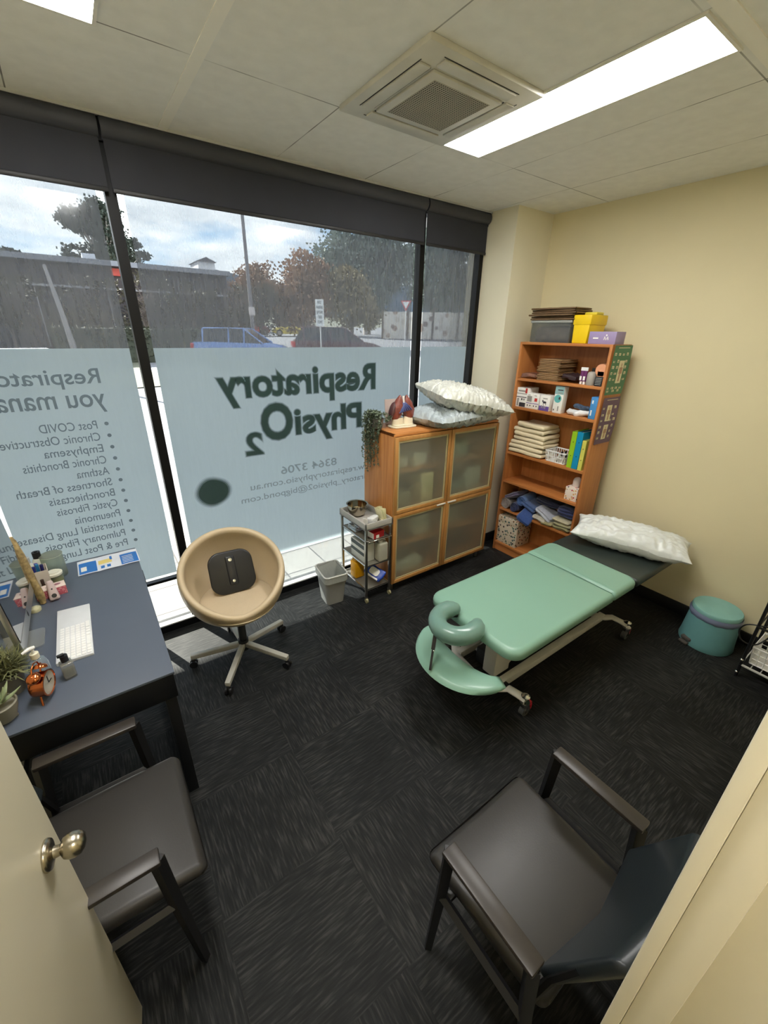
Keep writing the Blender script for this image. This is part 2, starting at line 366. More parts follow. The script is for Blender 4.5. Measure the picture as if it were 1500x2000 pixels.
# ------------------------------------------------------------------ window wall
GY = 2.96
FR = MB()
FR.box(XL, 3.12, 2.90, 3.0, 2.90, 3.0)
for a, b in ((-.59, -.546), (0.315, 0.368), (2.405, 2.452), (3.075, 3.12)): FR.box(a, b, 2.925, 2.99, .0, 2.95)
FR.box(XL, -.59, 2.925, 2.99, 0, 2.95)
FR.box(XL, 3.12, 2.90, 3.0, 0.0, 0.055)
FR.box(-.546, .315, 2.94, 2.98, .395, .415)
wf = FR.build('window_1', BLACKF, None, 0); struct(wf)
LEDGE = C('aluminium_sill', 205, 205, 205, .5)
MB().box(XL, 3.12, 2.90, 2.95, .055, .066, .002).build('sill', LEDGE, wf, 0)
GL = clear_mat('window_glass', (0.97, 0.99, 0.98), 0.06)
bays = [(-.546, .315, .445, .055), (.368, 2.405, .35, .055), (2.452, 3.075, .35, .055)]
TINT = film_mat('tinted_film', (0.36, 0.375, 0.39), (0.62, 0.66, 0.74), 0.17, 0.022, 0.03)
FROST = film_mat('frosted_film', (0.5, 0.55, 0.58), (0.35, 0.42, 0.455), 0.97, 0.03, 0.03)
CLRF = film_mat('thin_clear_film', (0.37, 0.39, 0.41), (0.3, 0.33, 0.35), 0.15, 0.06, 0.03)
FT = 1.955
for i, (a, b, zb, z0) in enumerate(bays):
    MB().box(a, b, GY, GY+.006, z0, 2.92).build('pane', GL, wf, 0)
    e = .036
    MB().quad((a+e, GY-.002, FT), (b-e, GY-.002, FT), (b-e, GY-.002, 2.92), (a+e, GY-.002, 2.92)).build('tint_film', TINT, wf, 0)
    MB().quad((a+e, GY-.003, zb), (b-e, GY-.003, zb), (b-e, GY-.003, FT), (a+e, GY-.003, FT)).build('frosted_film', FROST, wf, 0)
    if i: MB().quad((a+e, GY-.003, .06), (b-e, GY-.003, .06), (b-e, GY-.003, zb), (a+e, GY-.003, zb)).build('lower_film', CLRF, wf, 0)
# lettering, stuck to the outside and read mirrored from the room
TY = GY-.006
def softmat(key, col, alpha):
    m = bpy.data.materials.new(key); m.use_nodes = True; t = m.node_tree; t.nodes.clear()
    o = N(t, 'ShaderNodeOutputMaterial'); tr = N(t, 'ShaderNodeBsdfTransparent'); d = N(t, 'ShaderNodeBsdfDiffuse', Color=(*col, 1)); mx = N(t, 'ShaderNodeMixShader', Fac=alpha)
    t.links.new(tr.outputs[0], mx.inputs[1]); t.links.new(d.outputs[0], mx.inputs[2]); t.links.new(mx.outputs[0], o.inputs[0]); return m
DG = srgb(46, 66, 62)
SOFT = [softmat('letter_shadow_%s' % n, DG, a) for n, a in (('outer', .22), ('middle', .32), ('inner', .5), ('core', .85))]  # stacked see-through layers paint the blurred shadow of letters and logo
GREYL = softmat('grey_letter', srgb(84, 98, 108), .8); GREYL2 = softmat('pale_grey_letter', srgb(96, 112, 120), .55)
def wtext(name, body, x, z, w, h=None, mats=GREYL, rot=0.0, **k):
    M = Matrix.Translation((x, TY, z)) @ Matrix.Rotation(rot, 4, 'Y')
    return text(name, body, mats, wf, width=w, height=h, M=M, **k)
wtext('lettering', 'Respiratory', 2.0, 1.575, 1.26, .25, SOFT, layers=4, offset=.020, grow=.013)
wtext('lettering', 'Physi', 1.86, 1.275, .58, .25, SOFT, layers=4, offset=.020, grow=.014)
wtext('lettering', 'O', 1.245, 1.32, .225, .25, SOFT, layers=4, offset=.025, grow=.014)
wtext('lettering', '2', 1.00, 1.225, .115, .155, SOFT, layers=4, offset=.016, grow=.018)
wtext('lettering', '8364 3706', 1.62, 1.035, .49, .062, GREYL2, offset=.014)
wtext('lettering', 'www.respiratoryphysio.com.au', 2.03, .935, 1.15, .066, GREYL2, offset=.006)
wtext('lettering', 'respiratory_physio2@bigpond.com', 2.06, .845, 1.26, .066, GREYL2, offset=.006)
bl = MB()
for k, s in enumerate((1.0, .93, .86, .78)):
    bl.mi = k
    pts = [(.615 + .127*s*(1+.04*math.sin(2*a+1))*math.cos(a), TY-.0008*k, .995 + .117*s*(1+.04*math.cos(3*a))*math.sin(a)) for a in [2*PI*i/40 for i in range(40)]]
    f = bl.bm.faces.new([bl.bm.verts.new(p) for p in pts]); f.material_index = k
bl.build('round_logo', SOFT, wf, 0)
wtext('lettering', 'Respiratory', .10, 1.745, .56, .105, offset=.012)
wtext('lettering', 'you manage', .10, 1.61, .60, .10, offset=.012)
LIST = ['Post COVID', 'Chronic Obstructive', 'Emphysema', 'Chronic Bronchitis', 'Asthma', 'Shortness of Breath', 'Bronchiectasis', 'Cystic Fibrosis', 'Pneumonia', 'Interstitial Lung Disease', 'Pulmonary Fibrosis', 'Pre & Post Lung']
LW = [.27, .455, .285, .395, .165, .46, .33, .31, .24, .53, .415, .355]
for i, (s, lw) in enumerate(zip(LIST, LW)):
    z = 1.515 - i*.0705
    wtext('lettering', s, .03, z - (.014 if any(q in s for q in 'pgy') else 0), lw, .062 if any(q in s for q in 'pgyj') else .048, offset=.004)
bm_ = MB()
for i in range(12):
    z = 1.54 - i*.0705
    f = bm_.bm.faces.new([bm_.bm.verts.new((.078+.011*math.cos(a), TY, z+.011*math.sin(a))) for a in [2*PI*k/16 for k in range(16)]])
bm_.build('bullets', GREYL, wf, 0)
# roller blinds
BLF = C('blind_fabric', 42, 44, 52, .8, bump=.05, bscale=300)
BLC = C('blind_cassette', 58, 60, 68, .6)
def blind(x0, x1, label):
    t = thing('roller_blind', label, 'roller blind', ((x0+x1)/2, 2.90, 2.95), group='roller blinds over the shop window')
    w = (x1-x0)/2
    MB().cyl((-w, 0, .002), (w, 0, .002), .046, n=24).build('roller', BLC, t, 40)
    MB().box(-w+.004, w-.004, -.012, -.009, -.245, .0).build('fabric', BLF, t, 0)
    MB().box(-w+.004, w-.004, -.02, -.004, -.262, -.240, .006).build('bottom_bar', C('blind_bar', 30, 30, 33, .5), t, 30)
blind(XL+.005, .335, 'charcoal roller blind over the left pane with the bullet list')
blind(.347, 2.415, 'charcoal roller blind over the widest middle pane')
blind(2.428, 3.105, 'narrow charcoal roller blind beside the pale wall nib')

# ------------------------------------------------------------------ door leaf
t = bpy.data.objects.new('door_1', None); COL.objects.link(t); struct(t)
dx, dy = -.28-(-.405), .925-.0; L_ = math.hypot(dx, dy); ang = math.atan2(dx, dy)
t.location = (-.405, .005, 0); t.rotation_euler = (0, 0, -ang)
DOORM = pmat('door_paint', srgb(206, 198, 174), 0.38, var=0.02, scale=2)
MB().box(-.038, 0, 0.0, L_, .008, 2.28, .002).build('door_leaf', DOORM, t, 30)
NICK = pmat('satin_nickel', srgb(176, 168, 150), 0.25, metal=1, var=0.03)
kz, ky = .985, L_-.072
M = Matrix.Translation((0, ky, kz)) @ Matrix.Rotation(PI/2, 4, 'Y')
k = MB().lathe([(0, 0), (.033, 0), (.034, .003), (.031, .009), (.02, .012), (.013, .015), (.0115, .026), (.014, .030)], 32, M=M).build('door_handle', NICK, t, 50)
MB().lathe([(.014, .028), (.022, .033), (.0262, .042), (.027, .052), (.024, .064), (.016, .072), (.0, .075)], 32, M=M).build('knob', NICK, k, 60)

# ------------------------------------------------------------------ treatment table
GREEN = C('mint_vinyl', 130, 170, 152, .36, var=.03, scale=3, bump=.03, bscale=200, coat=.1)
GREEN2 = C('face_cradle_vinyl', 108, 142, 132, .28, var=.04, bump=.05, bscale=60, coat=.25)
BLKV = C('charcoal_vinyl', 44, 52, 49, .42, bump=.05, bscale=120)
FRM = C('table_frame_paint', 196, 194, 186, .4)
t = thing('treatment_table', 'mint green vinyl treatment table with charcoal head section and face cradle', 'treatment table', (2.15, 1.26, 0))
def cushion(x0, x1, y0, y1, z0, z1, mat, name, rc, cr=.03, corners=(1, 1, 1, 1), sag=0.0):
    b = MB(); P = []
    for (sx, sy, a0, on) in ((1, 1, 0, corners[0]), (-1, 1, 90, corners[1]), (-1, -1, 180, corners[2]), (1, -1, 270, corners[3])):
        r = rc if on else .018
        cx = (x1-r) if sx > 0 else (x0+r); cy = (y1-r) if sy > 0 else (y0+r)
        for i in range(9):
            a = math.radians(a0+90*i/8); P.append((cx+r*math.cos(a), cy+r*math.sin(a)))
    cx, cy = (x0+x1)/2, (y0+y1)/2; H = z1-z0
    rings = [(0.0, .6, z0), (.0, .985, z0)]
    lv = [(-.006, z0), (0, z0+.008)]
    for i in range(7):
        a = PI/2*i/6; lv.append((-cr*(1-math.cos(a)), z1-cr+cr*math.sin(a)))
    V = []
    def off(p, d):
        dxx, dyy = p[0]-cx, p[1]-cy
        return (p[0]+(d if dxx > 0 else -d)*min(1, abs(dxx)/((x1-x0)/2)*1.0), p[1]+(d if dyy > 0 else -d)*min(1, abs(dyy)/((y1-y0)/2)*1.0))
    for d, z in lv: V.append([b.bm.verts.new((*off(p, d), z)) for p in P])
    for f in (.8, .55, .3, .1):
        V.append([b.bm.verts.new((cx+(p[0]-cx)*f, cy+(p[1]-cy)*f, z1+.004*(1-f))) for p in P])
    n = len(P)
    for A, B in zip(V, V[1:]):
        for j in range(n): b.bm.faces.new((A[j], A[(j+1) % n], B[(j+1) % n], B[j]))
    b.bm.faces.new(V[0][::-1]); b.bm.faces.new(V[-1])
    return b.build(name, mat, t, 60)
ox, oy = 2.15, 1.26
cushion(1.50-ox, 2.487-ox, .925-oy, 1.60-oy, .50, .565, GREEN, 'body_cushion', .085, .032, (0, 1, 1, 0))
cushion(2.492-ox, 2.80-ox, .925-oy, 1.605-oy, .50, .565, GREEN, 'middle_cushion', .06, .032, (1, 0, 0, 1))
hc = cushion(2.79-ox, 3.46-ox, .925-oy, 1.60-oy, .495, .553, BLKV, 'head_cushion', .02, .02, (1, 0, 0, 1))
MB().tube([(2.489-ox, .95-oy, .556), (2.489-ox, 1.26-oy, .562), (2.489-ox, 1.58-oy, .556)], .004, 6).build('piping', GREEN, t, 60)
# arm shelf: crescent in front
def crescent(M):
    b = MB(); out = []; inn = []
    n = 26
    for i in range(n+1):
        a = PI*(.5+i/n)
        out.append((.262*math.cos(a), .305*math.sin(a)))
        inn.append((.03+.075*math.cos(a), .235*math.sin(a)))
    for zz in (0,):
        V = []
        for k in range(13):
            q = k/12
            row = []
            for i in range(n+1):
                o, p = out[i], inn[i]
                x = o[0]*(1-q)+p[0]*q; y = o[1]*(1-q)+p[1]*q
                h = math.sqrt(max(0, 1-(2*q-1)**4))*.5
                e = min(1, (min(i, n-i)/2.2))
                row.append((x, y, h*.055*math.sqrt(max(0.02, e))))
            V.append(row)
        top = [[b.bm.verts.new((x, y, z)) for x, y, z in r] for r in V]
        bot = [[b.bm.verts.new((x, y, -z*.6)) for x, y, z in r] for r in V]
        for G, fl in ((top, 0), (bot, 1)):
            for k in range(12):
                for i in range(n):
                    b.bm.faces.new((G[k][i], G[k][i+1], G[k+1][i+1], G[k+1][i]))
        for i in range(n):
            b.bm.faces.new((top[0][i], top[0][i+1], bot[0][i+1], bot[0][i])); b.bm.faces.new((top[12][i], top[12][i+1], bot[12][i+1], bot[12][i]))
        for k in range(12):
            b.bm.faces.new((top[k][0], top[k+1][0], bot[k+1][0], bot[k][0])); b.bm.faces.new((top[k][n], top[k+1][n], bot[k+1][n], bot[k][n]))
    b.warp(lambda c: M @ c); return b
AZ = .365
crescent(Matrix.Translation((1.475-ox, 1.235-oy, AZ)) @ Matrix.Rotation(math.radians(-4), 4, 'Y')).build('arm_shelf', GREEN, t, 70)
# face cradle: horseshoe tube cushion
FZ = .585
fc = Vector((1.432-ox, 1.275-oy, FZ))
pts = []
for i in range(19):
    a = math.radians(40 + 280*i/18)
    pts.append(fc + Vector((.108*math.cos(a), .112*math.sin(a), .012*math.cos(a))))
rad = [.030 if i in (0, 18) else (.043 if i in (1, 17) else .052) for i in range(19)]
pts = [pts[0]+(pts[0]-pts[1])*.35] + pts + [pts[-1]+(pts[-1]-pts[-2])*.35]; rad = [.010]+rad+[.010]
fcu = MB().tube(pts, rad, 18).build('face_cradle', GREEN2, t, 80)
MB().tube([p-Vector((0, 0, .042)) for p in pts[1:-1]], .016, 8).tube([fc+Vector((-.085, .0, -.05)), fc+Vector((.12, -.02, -.06))], .012, 8).tube([fc+Vector((-.02, -.09, -.05)), fc+Vector((.15, -.02, -.075))], .012, 8).build('cradle_frame', BLACKP, fcu, 60)
for s in (-1,):
    st = MB(); a = Vector((1.328-ox, 1.330-oy, .545)); c_ = Vector((1.222-ox, 1.245-oy, .372))
    mid = (a+c_)/2
    st.box(-.010, .010, -.012, .012, 0, (a-mid).length, M=Matrix.Translation(mid) @ (a-mid).to_track_quat('Z', 'Y').to_matrix().to_4x4())
    st.box(-.006, .006, -.008, .008, 0, (c_-mid).length, M=Matrix.Translation(mid) @ (c_-mid).to_track_quat('Z', 'Y').to_matrix().to_4x4())
    stp = st.build('arm_shelf_strap', BLACKP, t, 30)
    MB().ell(mid+Vector((-.004, -.010, 0)), (.006, .006, .006)).build('rivet', CHROME, stp, 60)
# frame
f = MB()
for yy in (1.10, 1.42): f.box(1.64-ox, 2.82-ox, yy-.022-oy, yy+.022-oy, .115, .165, .004)
f.build('base_rail', FRM, t, 30)
for xx, sgn in ((1.62, 1), (2.80, 1)):
    for sy in (-1, 1):
        yb = 1.26+sy*.15; ye = 1.26+sy*.315
        P = [(xx-.02-ox, 1.26-oy, .13), (xx-ox, yb-oy, .13), (xx+.02-ox, yb+sy*.03-oy, .135), (xx+.05-ox, yb+sy*.07-oy, .15), (xx+.075-ox, ye-sy*.04-oy, .135), (xx+.09-ox, ye-oy, .125)]
        MB().tube(P, [.032, .032, .030, .028, .028, .030], 12, flat=.55).build('leg', FRM, t, 50)
        c0 = Vector((xx+.09-ox, ye-oy, 0))
        MB().cyl(c0+Vector((0, 0, .085)), c0+Vector((0, 0, .108)), .030, n=20).cyl(c0+Vector((0, 0, .125)), c0+Vector((0, 0, .150)), .012, n=12).tube([c0+Vector((0, -.018, .09)), c0+Vector((.01, -.02, .07)), c0+Vector((.012, -.02, .035))], .006, 6).tube([c0+Vector((0, .018, .09)), c0+Vector((.01, .02, .07)), c0+Vector((.012, .02, .035))], .006, 6).build('caster_fork', CHROME, t, 50)
        MB().cyl(c0+Vector((.012, -.015, .036)), c0+Vector((.012, .015, .036)), .036, n=24).build('wheel', C('rubber_grey', 78, 80, 80, .45), t, 40)
        MB().cyl(c0+Vector((.012, -.018, .036)), c0+Vector((.012, .018, .036)), .016, n=18).build('hub', CHROME, t, 40)
        MB().lathe([(.026, .148), (.018, .150), (.010, .158), (0, .160)], 20, c=c0).build('cap', CHROME, t, 50)
        MB().box(c0.x+.03, c0.x+.06, c0.y-.015, c0.y+.02, .058, .085, .006).box(c0.x+.048, c0.x+.064, c0.y-.015, c0.y+.02, .022, .07, .005).build('brake_lever', C('red_brake', 190, 24, 48, .4), t, 30)
f = MB()
for yy in (1.02, 1.50): f.box(1.56-ox, 2.76-ox, yy-.018-oy, yy+.018-oy, .455, .50, .004)
for xx in (1.60, 2.10, 2.70): f.box(xx-.018-ox, xx+.018-ox, 1.02-oy, 1.50-oy, .455, .50, .004)
f.build('top_frame', FRM, t, 30)
f = MB()
for yy in (1.17, 1.36):
    for (a, c) in (((1.75, .15), (2.35, .46)), ((2.35, .15), (1.72, .46))):
        f.tube([(a[0]-ox, yy-oy, a[1]), (c[0]-ox, yy-oy, c[1])], .018, 4)
f.build('lift_arm', FRM, t, 30)
MB().box(1.64-ox, 1.78-ox, 1.13-oy, 1.22-oy, .17, .43, .008, M=None).build('lift_bracket', FRM, t, 30)
MB().box(1.70-ox, 2.5-ox, 1.19-oy, 1.33-oy, .13, .24, .01).build('motor_housing', C('motor_dark', 40, 41, 42, .5), t, 30)
MB().cyl((2.52-ox, 1.05-oy, .33), (2.52-ox, 1.075-oy, .33), .025, n=16).build('adjuster_knob', BLACKP, t, 40)
MB().box(1.652-ox, 1.688-ox, 1.045-oy, 1.075-oy, .158, .168, .002).build('leg_badge', BLACKP, t, 30)

# ------------------------------------------------------------------ pillows
def pillow(name, label, w, d, h, loc, rot, mat, seed, crease=.010, group=None, csc=7.0):
    def side(sg):
        def fn(u, v):
            x, y = 2*u-1, 2*v-1
            # pinched corners
            k = 1-.07*(1-abs(y)**2)*abs(x)**3; k2 = 1-.07*(1-abs(x)**2)*abs(y)**3
            X, Y = x*w/2*k, y*d/2*k2
            e = max(0.0, (1-abs(x)**2.6))**.55*max(0.0, (1-abs(y)**2.6))**.55
            z = sg*h/2*e
            p = Vector((x*2.2+seed, y*1.6-seed, sg*3.0))
            q_ = Vector((p.x*csc*.45, p.y*csc*.14, p.z)); q2 = Vector((p.x*csc*.2+p.y*csc*.22, p.y*csc*.3-p.x*csc*.12, p.z+4)); z += e**.3*crease*(.5-1.5*abs(noise.noise(q_)) + .5-1.6*abs(noise.noise(q2)) - .4*abs(noise.noise(q2*2.3)))*sg
            edge = (1-max(abs(x), abs(y)))
            z += .012*noise.noise(Vector((X*9, Y*9, seed)))*(1-e)
            return (X, Y, z)
        return fn
    b = MB().grid(side(1), 84, 60); b.grid(side(-1), 60, 42)
    o = b.build(name, mat, None, 180); o.location = loc; o.rotation_euler = rot
    return tag(o, label, 'pillow', group)
PW = C('white_plastic_pillow_cover', 214, 218, 216, .33, var=.03, bump=.45, bscale=16, coat=.15)
PW2 = C('crinkled_pillow_cover', 206, 208, 200, .36, var=.04, bump=1.0, bscale=22, coat=.2)
PW3 = C('bluish_pillow_cover', 172, 182, 186, .36, var=.04, bump=1.0, bscale=20, coat=.2)
pillow('pillow', 'smooth white pillow at the head of the treatment table', .80, .36, .17, (3.185, 1.20, .655), (math.radians(3), math.radians(2), math.radians(-69)), PW, 3.0, .022)
pillow('pillow', 'crinkled white pillow on top of the other pillow, on the cabinet', .74, .46, .17, (2.57, 2.46, 1.575), (math.radians(7), math.radians(12), math.radians(-8)), PW2, 7.0, .034, csc=12)
pillow('pillow', 'bluish white pillow lying directly on the cabinet under another pillow', .84, .50, .15, (2.52, 2.52, 1.447), (0, 0, math.radians(5)), PW3, 11.0, .030, csc=12)

# ------------------------------------------------------------------ glass door cabinet
CX0, CX1, CY0, CY1, CZ0, CZ1 = 1.80, 2.95, 2.40, 2.80, .085, 1.375
t = thing('cabinet', 'beech cabinet with four frosted glass doors beside the window', 'cabinet', (CX0, CY0, 0))
w_, d_ = CX1-CX0, CY1-CY0
b = MB().box(0, .018, .0, d_, CZ0, CZ1, .001).box(w_-.018, w_, 0, d_, CZ0, CZ1, .001).box(w_/2-.016, w_/2+.016, 0.002, d_, CZ0, CZ1-.018)
b.build('side_panel', WOOD, t, 30)
MB().box(0.0, w_, -.004, d_, CZ1-.018, CZ1, .001).box(.018, w_-.018, 0, d_, CZ0, CZ0+.018).box(.018, w_-.018, 0, d_, .72, .738).box(.018, w_-.018, 0.03, d_-.01, 1.05, 1.068).box(.018, w_-.018, .03, d_-.01, .40, .418).build('top_panel', WOODH, t, 30)
MB().box(.018, w_-.018, d_-.008, d_-.002, CZ0, CZ1-.018).build('back_panel', WOOD, t, 0)
def frosty():
    m = bpy.data.materials.new('frosted_door_glass'); m.use_nodes = True; tt = m.node_tree; tt.nodes.clear(); l = tt.links.new
    o = N(tt, 'ShaderNodeOutputMaterial'); d = N(tt, 'ShaderNodeBsdfDiffuse', Color=(*srgb(172, 172, 156), 1)); tl = N(tt, 'ShaderNodeBsdfTranslucent', Color=(*srgb(170, 180, 160), 1))
    g = N(tt, 'ShaderNodeBsdfGlossy', Roughness=.25); rf = N(tt, 'ShaderNodeBsdfRefraction', Roughness=.5, IOR=1.04); rf.inputs['Color'].default_value = (.8, .86, .8, 1)
    a = N(tt, 'ShaderNodeMixShader', Fac=.50); bb = N(tt, 'ShaderNodeMixShader', Fac=.05); c = N(tt, 'ShaderNodeMixShader', Fac=.35)
    l(d.outputs[0], c.inputs[1]); l(tl.outputs[0], c.inputs[2]); l(c.outputs[0], a.inputs[1]); l(rf.outputs[0], a.inputs[2]); tp = N(tt, 'ShaderNodeBsdfTransparent', Color=(.9, .93, .88, 1)); mt = N(tt, 'ShaderNodeMixShader', Fac=.07); l(a.outputs[0], mt.inputs[1]); l(tp.outputs[0], mt.inputs[2]); l(mt.outputs[0], bb.inputs[1]); l(g.outputs[0], bb.inputs[2]); l(bb.outputs[0], o.inputs[0]); return m
FG = frosty(); FRW = wood_mat('door_frame_veneer', srgb(176, 124, 66), srgb(190, 138, 80))
RIM = C('glass_rim', 186, 170, 128, .5)
for (xa, xb) in ((.004, w_/2-.003), (w_/2+.003, w_-.004)):
    for (za, zb, hz) in ((CZ0+.002, .727, 1), (.732, CZ1-.022, 0)):
        q = .030
        dr = MB().box(xa, xa+q, -.020, -.001, za, zb, .001).box(xb-q, xb, -.020, -.001, za, zb, .001).box(xa+q, xb-q, -.020, -.001, za, za+q, .001).box(xa+q, xb-q, -.020, -.001, zb-q, zb, .001).build('door', FRW, t, 30)
        rr = .014
        MB().box(xa+q, xa+q+rr, -.015, -.006, za+q, zb-q).box(xb-q-rr, xb-q, -.015, -.006, za+q, zb-q).box(xa+q+rr, xb-q-rr, -.015, -.006, za+q, za+q+rr).box(xa+q+rr, xb-q-rr, -.015, -.006, zb-q-rr, zb-q).build('glass_rim', RIM, dr, 0)
        MB().quad((xa+q+rr, -.010, za+q+rr), (xb-q-rr, -.010, za+q+rr), (xb-q-rr, -.010, zb-q-rr), (xa+q+rr, -.010, zb-q-rr)).build('glass', FG, dr, 0)
        if hz:
            hx = xb-.10 if xa < .3 else xa+.02
            MB().box(hx-.01, hx+.085, -.030, -.012, zb-.016, zb-.004, .002).build('handle', C('handle_silver', 214, 210, 200, .4), dr, 30)
for xx in (.04, w_-.05):
    for yy in (.04, d_-.05): MB().cyl((xx, yy, 0), (xx, yy, CZ0), .018, n=16).build('foot', STEEL, t, 40)
# things glimpsed behind the frosted doors
ic = [(.05, .22, .10, .30, 1.068, 1.16, (230, 230, 220)), (.26, .40, .08, .28, 1.068, 1.18, (214, 218, 210)), (.34, .47, .05, .25, .738, 1.0, (226, 214, 168)), (.07, .25, .08, .3, .738, .86, (150, 146, 120)), (.30, .5, .1, .3, .418, .60, (200, 205, 190)), (.10, .40, .06, .30, CZ0+.018, .21, (228, 232, 205)), (.70, .9, .1, .3, 1.068, 1.20, (140, 170, 160)), (.92, 1.08, .08, .3, .738, .95, (190, 200, 190)), (.66, .88, .12, .3, .418, .58, (180, 184, 170)), (.68, 1.0, .1, .3, .738, .84, (120, 146, 140))]
for i, (a, b_, c, d, e, f_, col) in enumerate(ic):
    lab = ['pale box on the upper left shelf', 'greyish box beside the pale box', 'tall cream carton near the middle divider', 'olive box low in the upper left part', 'pale carton in the lower left part', 'folded cream linen on the cabinet floor', 'sea green box on the upper right shelf', 'pale carton at the right side', 'grey box in the lower right part', 'dull teal box in the upper right part'][i]
    o = MB().box(0, b_-a, 0, d-c, 0, f_-e, .008).build('storage_box', C('inner_%d_%d_%d' % col, *[min(255, int(q*1.12)) for q in col], ), None, 30); o.location = (CX0+a, CY0+c, e)
    tag(o, lab + ', blurred behind frosted cabinet glass', 'box', 'boxes inside the glass door cabinet')

# ------------------------------------------------------------------ things on the cabinet
t = thing('lung_model', 'anatomical lung model, red brown halves on a cream stand', 'anatomical model', (2.03, 2.60, CZ1), rz=math.radians(-6))
CREAM = C('cream_plastic', 222, 212, 186, .4)
MB().prism(rrect(.235, .13, .05), 0, .014, bev=.005).prism(rrect(.19, .09, .04), .014, .024, bev=.004).build('base', CREAM, t, 50)
st = MB(); 
st.lathe([(.052, .02), (.050, .05), (.046, .075), (.0, .078)], 20, c=(-.045, 0, 0), sy=.6).lathe([(.048, .02), (.046, .06), (.036, .082), (.0, .088)], 20, c=(.05, .0, 0), sy=.6); st.build('stand', CREAM, t, 50)
LUNG = C('lung_red', 128, 66, 56, .35, var=.35, scale=45, bump=.3, bscale=80, coat=.3)
for sg in (-1, 1):
    b = MB().ell((0, 0, 0), (.052, .042, .098), 20, 16)
    b.warp(lambda c: Vector((c.x*(1.0-.55*max(0, c.z)/.098*1.0) + sg*(.048-.018*c.z/.098), c.y*(1-.3*max(0, c.z)/.098), c.z+.148)))
    wob(b, .006, 30, sg); b.build('lung', LUNG, t, 70)
b = MB().ell((0, 0, 0), (.020, .036, .066), 14, 12); b.warp(lambda c: Vector((c.x-.098+.25*c.z, c.y, c.z+.13))); wob(b, .004, 30, 5); b.build('lobe', C('dark_lobe', 84, 52, 52, .4, var=.3, scale=60), t, 70)
b = MB()
for i in range(7): b.tube([(.0, -.01, .20), (.03-.012*i, -.045, .165-.006*i), (.055-.018*i, -.043, .14-.004*i)], .006, 6)
b.build('vessels', C('vessel_blue', 70, 80, 130, .35), t, 70)
MB().tube([(0, -.005, .24), (0, -.01, .20), (.0, -.02, .17)], .010, 10).build('windpipe', C('windpipe_white', 224, 214, 208, .4), t, 70)
o = MB().box(0, .13, 0, .006, 0, .20, .001).build('card', C('pinkish_card', 178, 160, 152, .6), None, 30); o.location = (1.955, 2.72, CZ1); o.rotation_euler = (math.radians(-6), 0, math.radians(-4))
tag(o, 'small pinkish grey card standing behind the lung model', 'card')
# trailing plant
t = thing('trailing_plant', 'grey green trailing plant hanging down the cabinet side', 'plant', (1.835, 2.66, CZ1))
MB().lathe([(.035, 0), (.048, .07), (.052, .075), (.044, .075), (.040, .06), (0, .06)], 20).build('pot', C('pot_grey', 120, 116, 110, .7), t, 40)
random.seed(5)
stm = MB(); lv = MB()
for s in range(34):
    a = random.uniform(PI*.62, PI*1.45) if s < 26 else random.uniform(0, 2*PI)
    drop = random.uniform(.12, .46) if s < 24 else random.uniform(-.03, .04)
    reach = random.uniform(.055, .13)
    P = []
    x0, y0 = random.uniform(-.03, .03), random.uniform(-.03, .03)
    for i in range(12):
        q = i/11
        rr = reach*min(1, q*2.8)
        z = .075 + .055*math.sin(min(1, q*2.4)*PI)*(1 if drop > 0 else .9) - max(0, q-.32)/.68*drop
        P.append(Vector((x0+math.cos(a)*rr*(.75) , y0+math.sin(a)*rr+.008*math.sin(9*q+s), z)))
    # keep strands clear of the cabinet side
    P = [Vector((min(p.x, -.052) if p.z < .012 else p.x, p.y, p.z)) for p in P]
    stm.tube(P, .0013, 4)
    for i in range(1, 12):
        for kk in range(9):
            p = P[i-1].lerp(P[i], random.random()); d = Vector((random.uniform(-1, 1), random.uniform(-1, 1), random.uniform(-.9, .5))).normalized()*random.uniform(.013, .024)
            n = d.cross(Vector((random.uniform(-1, 1), random.uniform(-1, 1), 1))).normalized()*.0060
            q = p+d
            if q.z < .0 and q.x > -.045: q.x = -.045
            lv.quad(p, p+d*.5+n, q, p+d*.5-n)
stm.build('stems', C('stem_green', 84, 96, 70, .6), t, 0)
lv.build('leaves', C('leaf_greygreen', 92, 104, 84, .55, var=.3, scale=30), t, 0)

# ------------------------------------------------------------------ bookshelf
BX, BY0, BY1, BH, BD = 3.18, 1.65, 2.455, 2.01, .275
t = thing('bookshelf', 'tall orange veneer bookshelf with six open compartments', 'bookshelf', (BX, BY0, 0))
W_ = BY1-BY0
MB().box(0, BD, 0, .02, 0, BH, .001).build('side_panel', SHELFW, t, 30)
MB().box(0, BD, W_-.02, W_, 0, BH, .001).build('side_panel', SHELFW, t, 30)
MB().box(BD-.008, BD-.003, .02, W_-.02, .07, BH-.02).build('back_panel', SHELFW, t, 0)
MB().box(0, BD-.008, .02, W_-.02, BH-.02, BH, .001).build('top_panel', SHELFH, t, 30)
SZ = [.10, .475, .765, 1.05, 1.468, 1.715]
for i, z in enumerate(SZ): MB().box(.002, BD-.008, .02, W_-.02, z-.022, z, .001).build('shelf', SHELFH, t, 30)
MB().box(.012, .028, .02, W_-.02, 0, .078).build('plinth', SHELFH, t, 30)
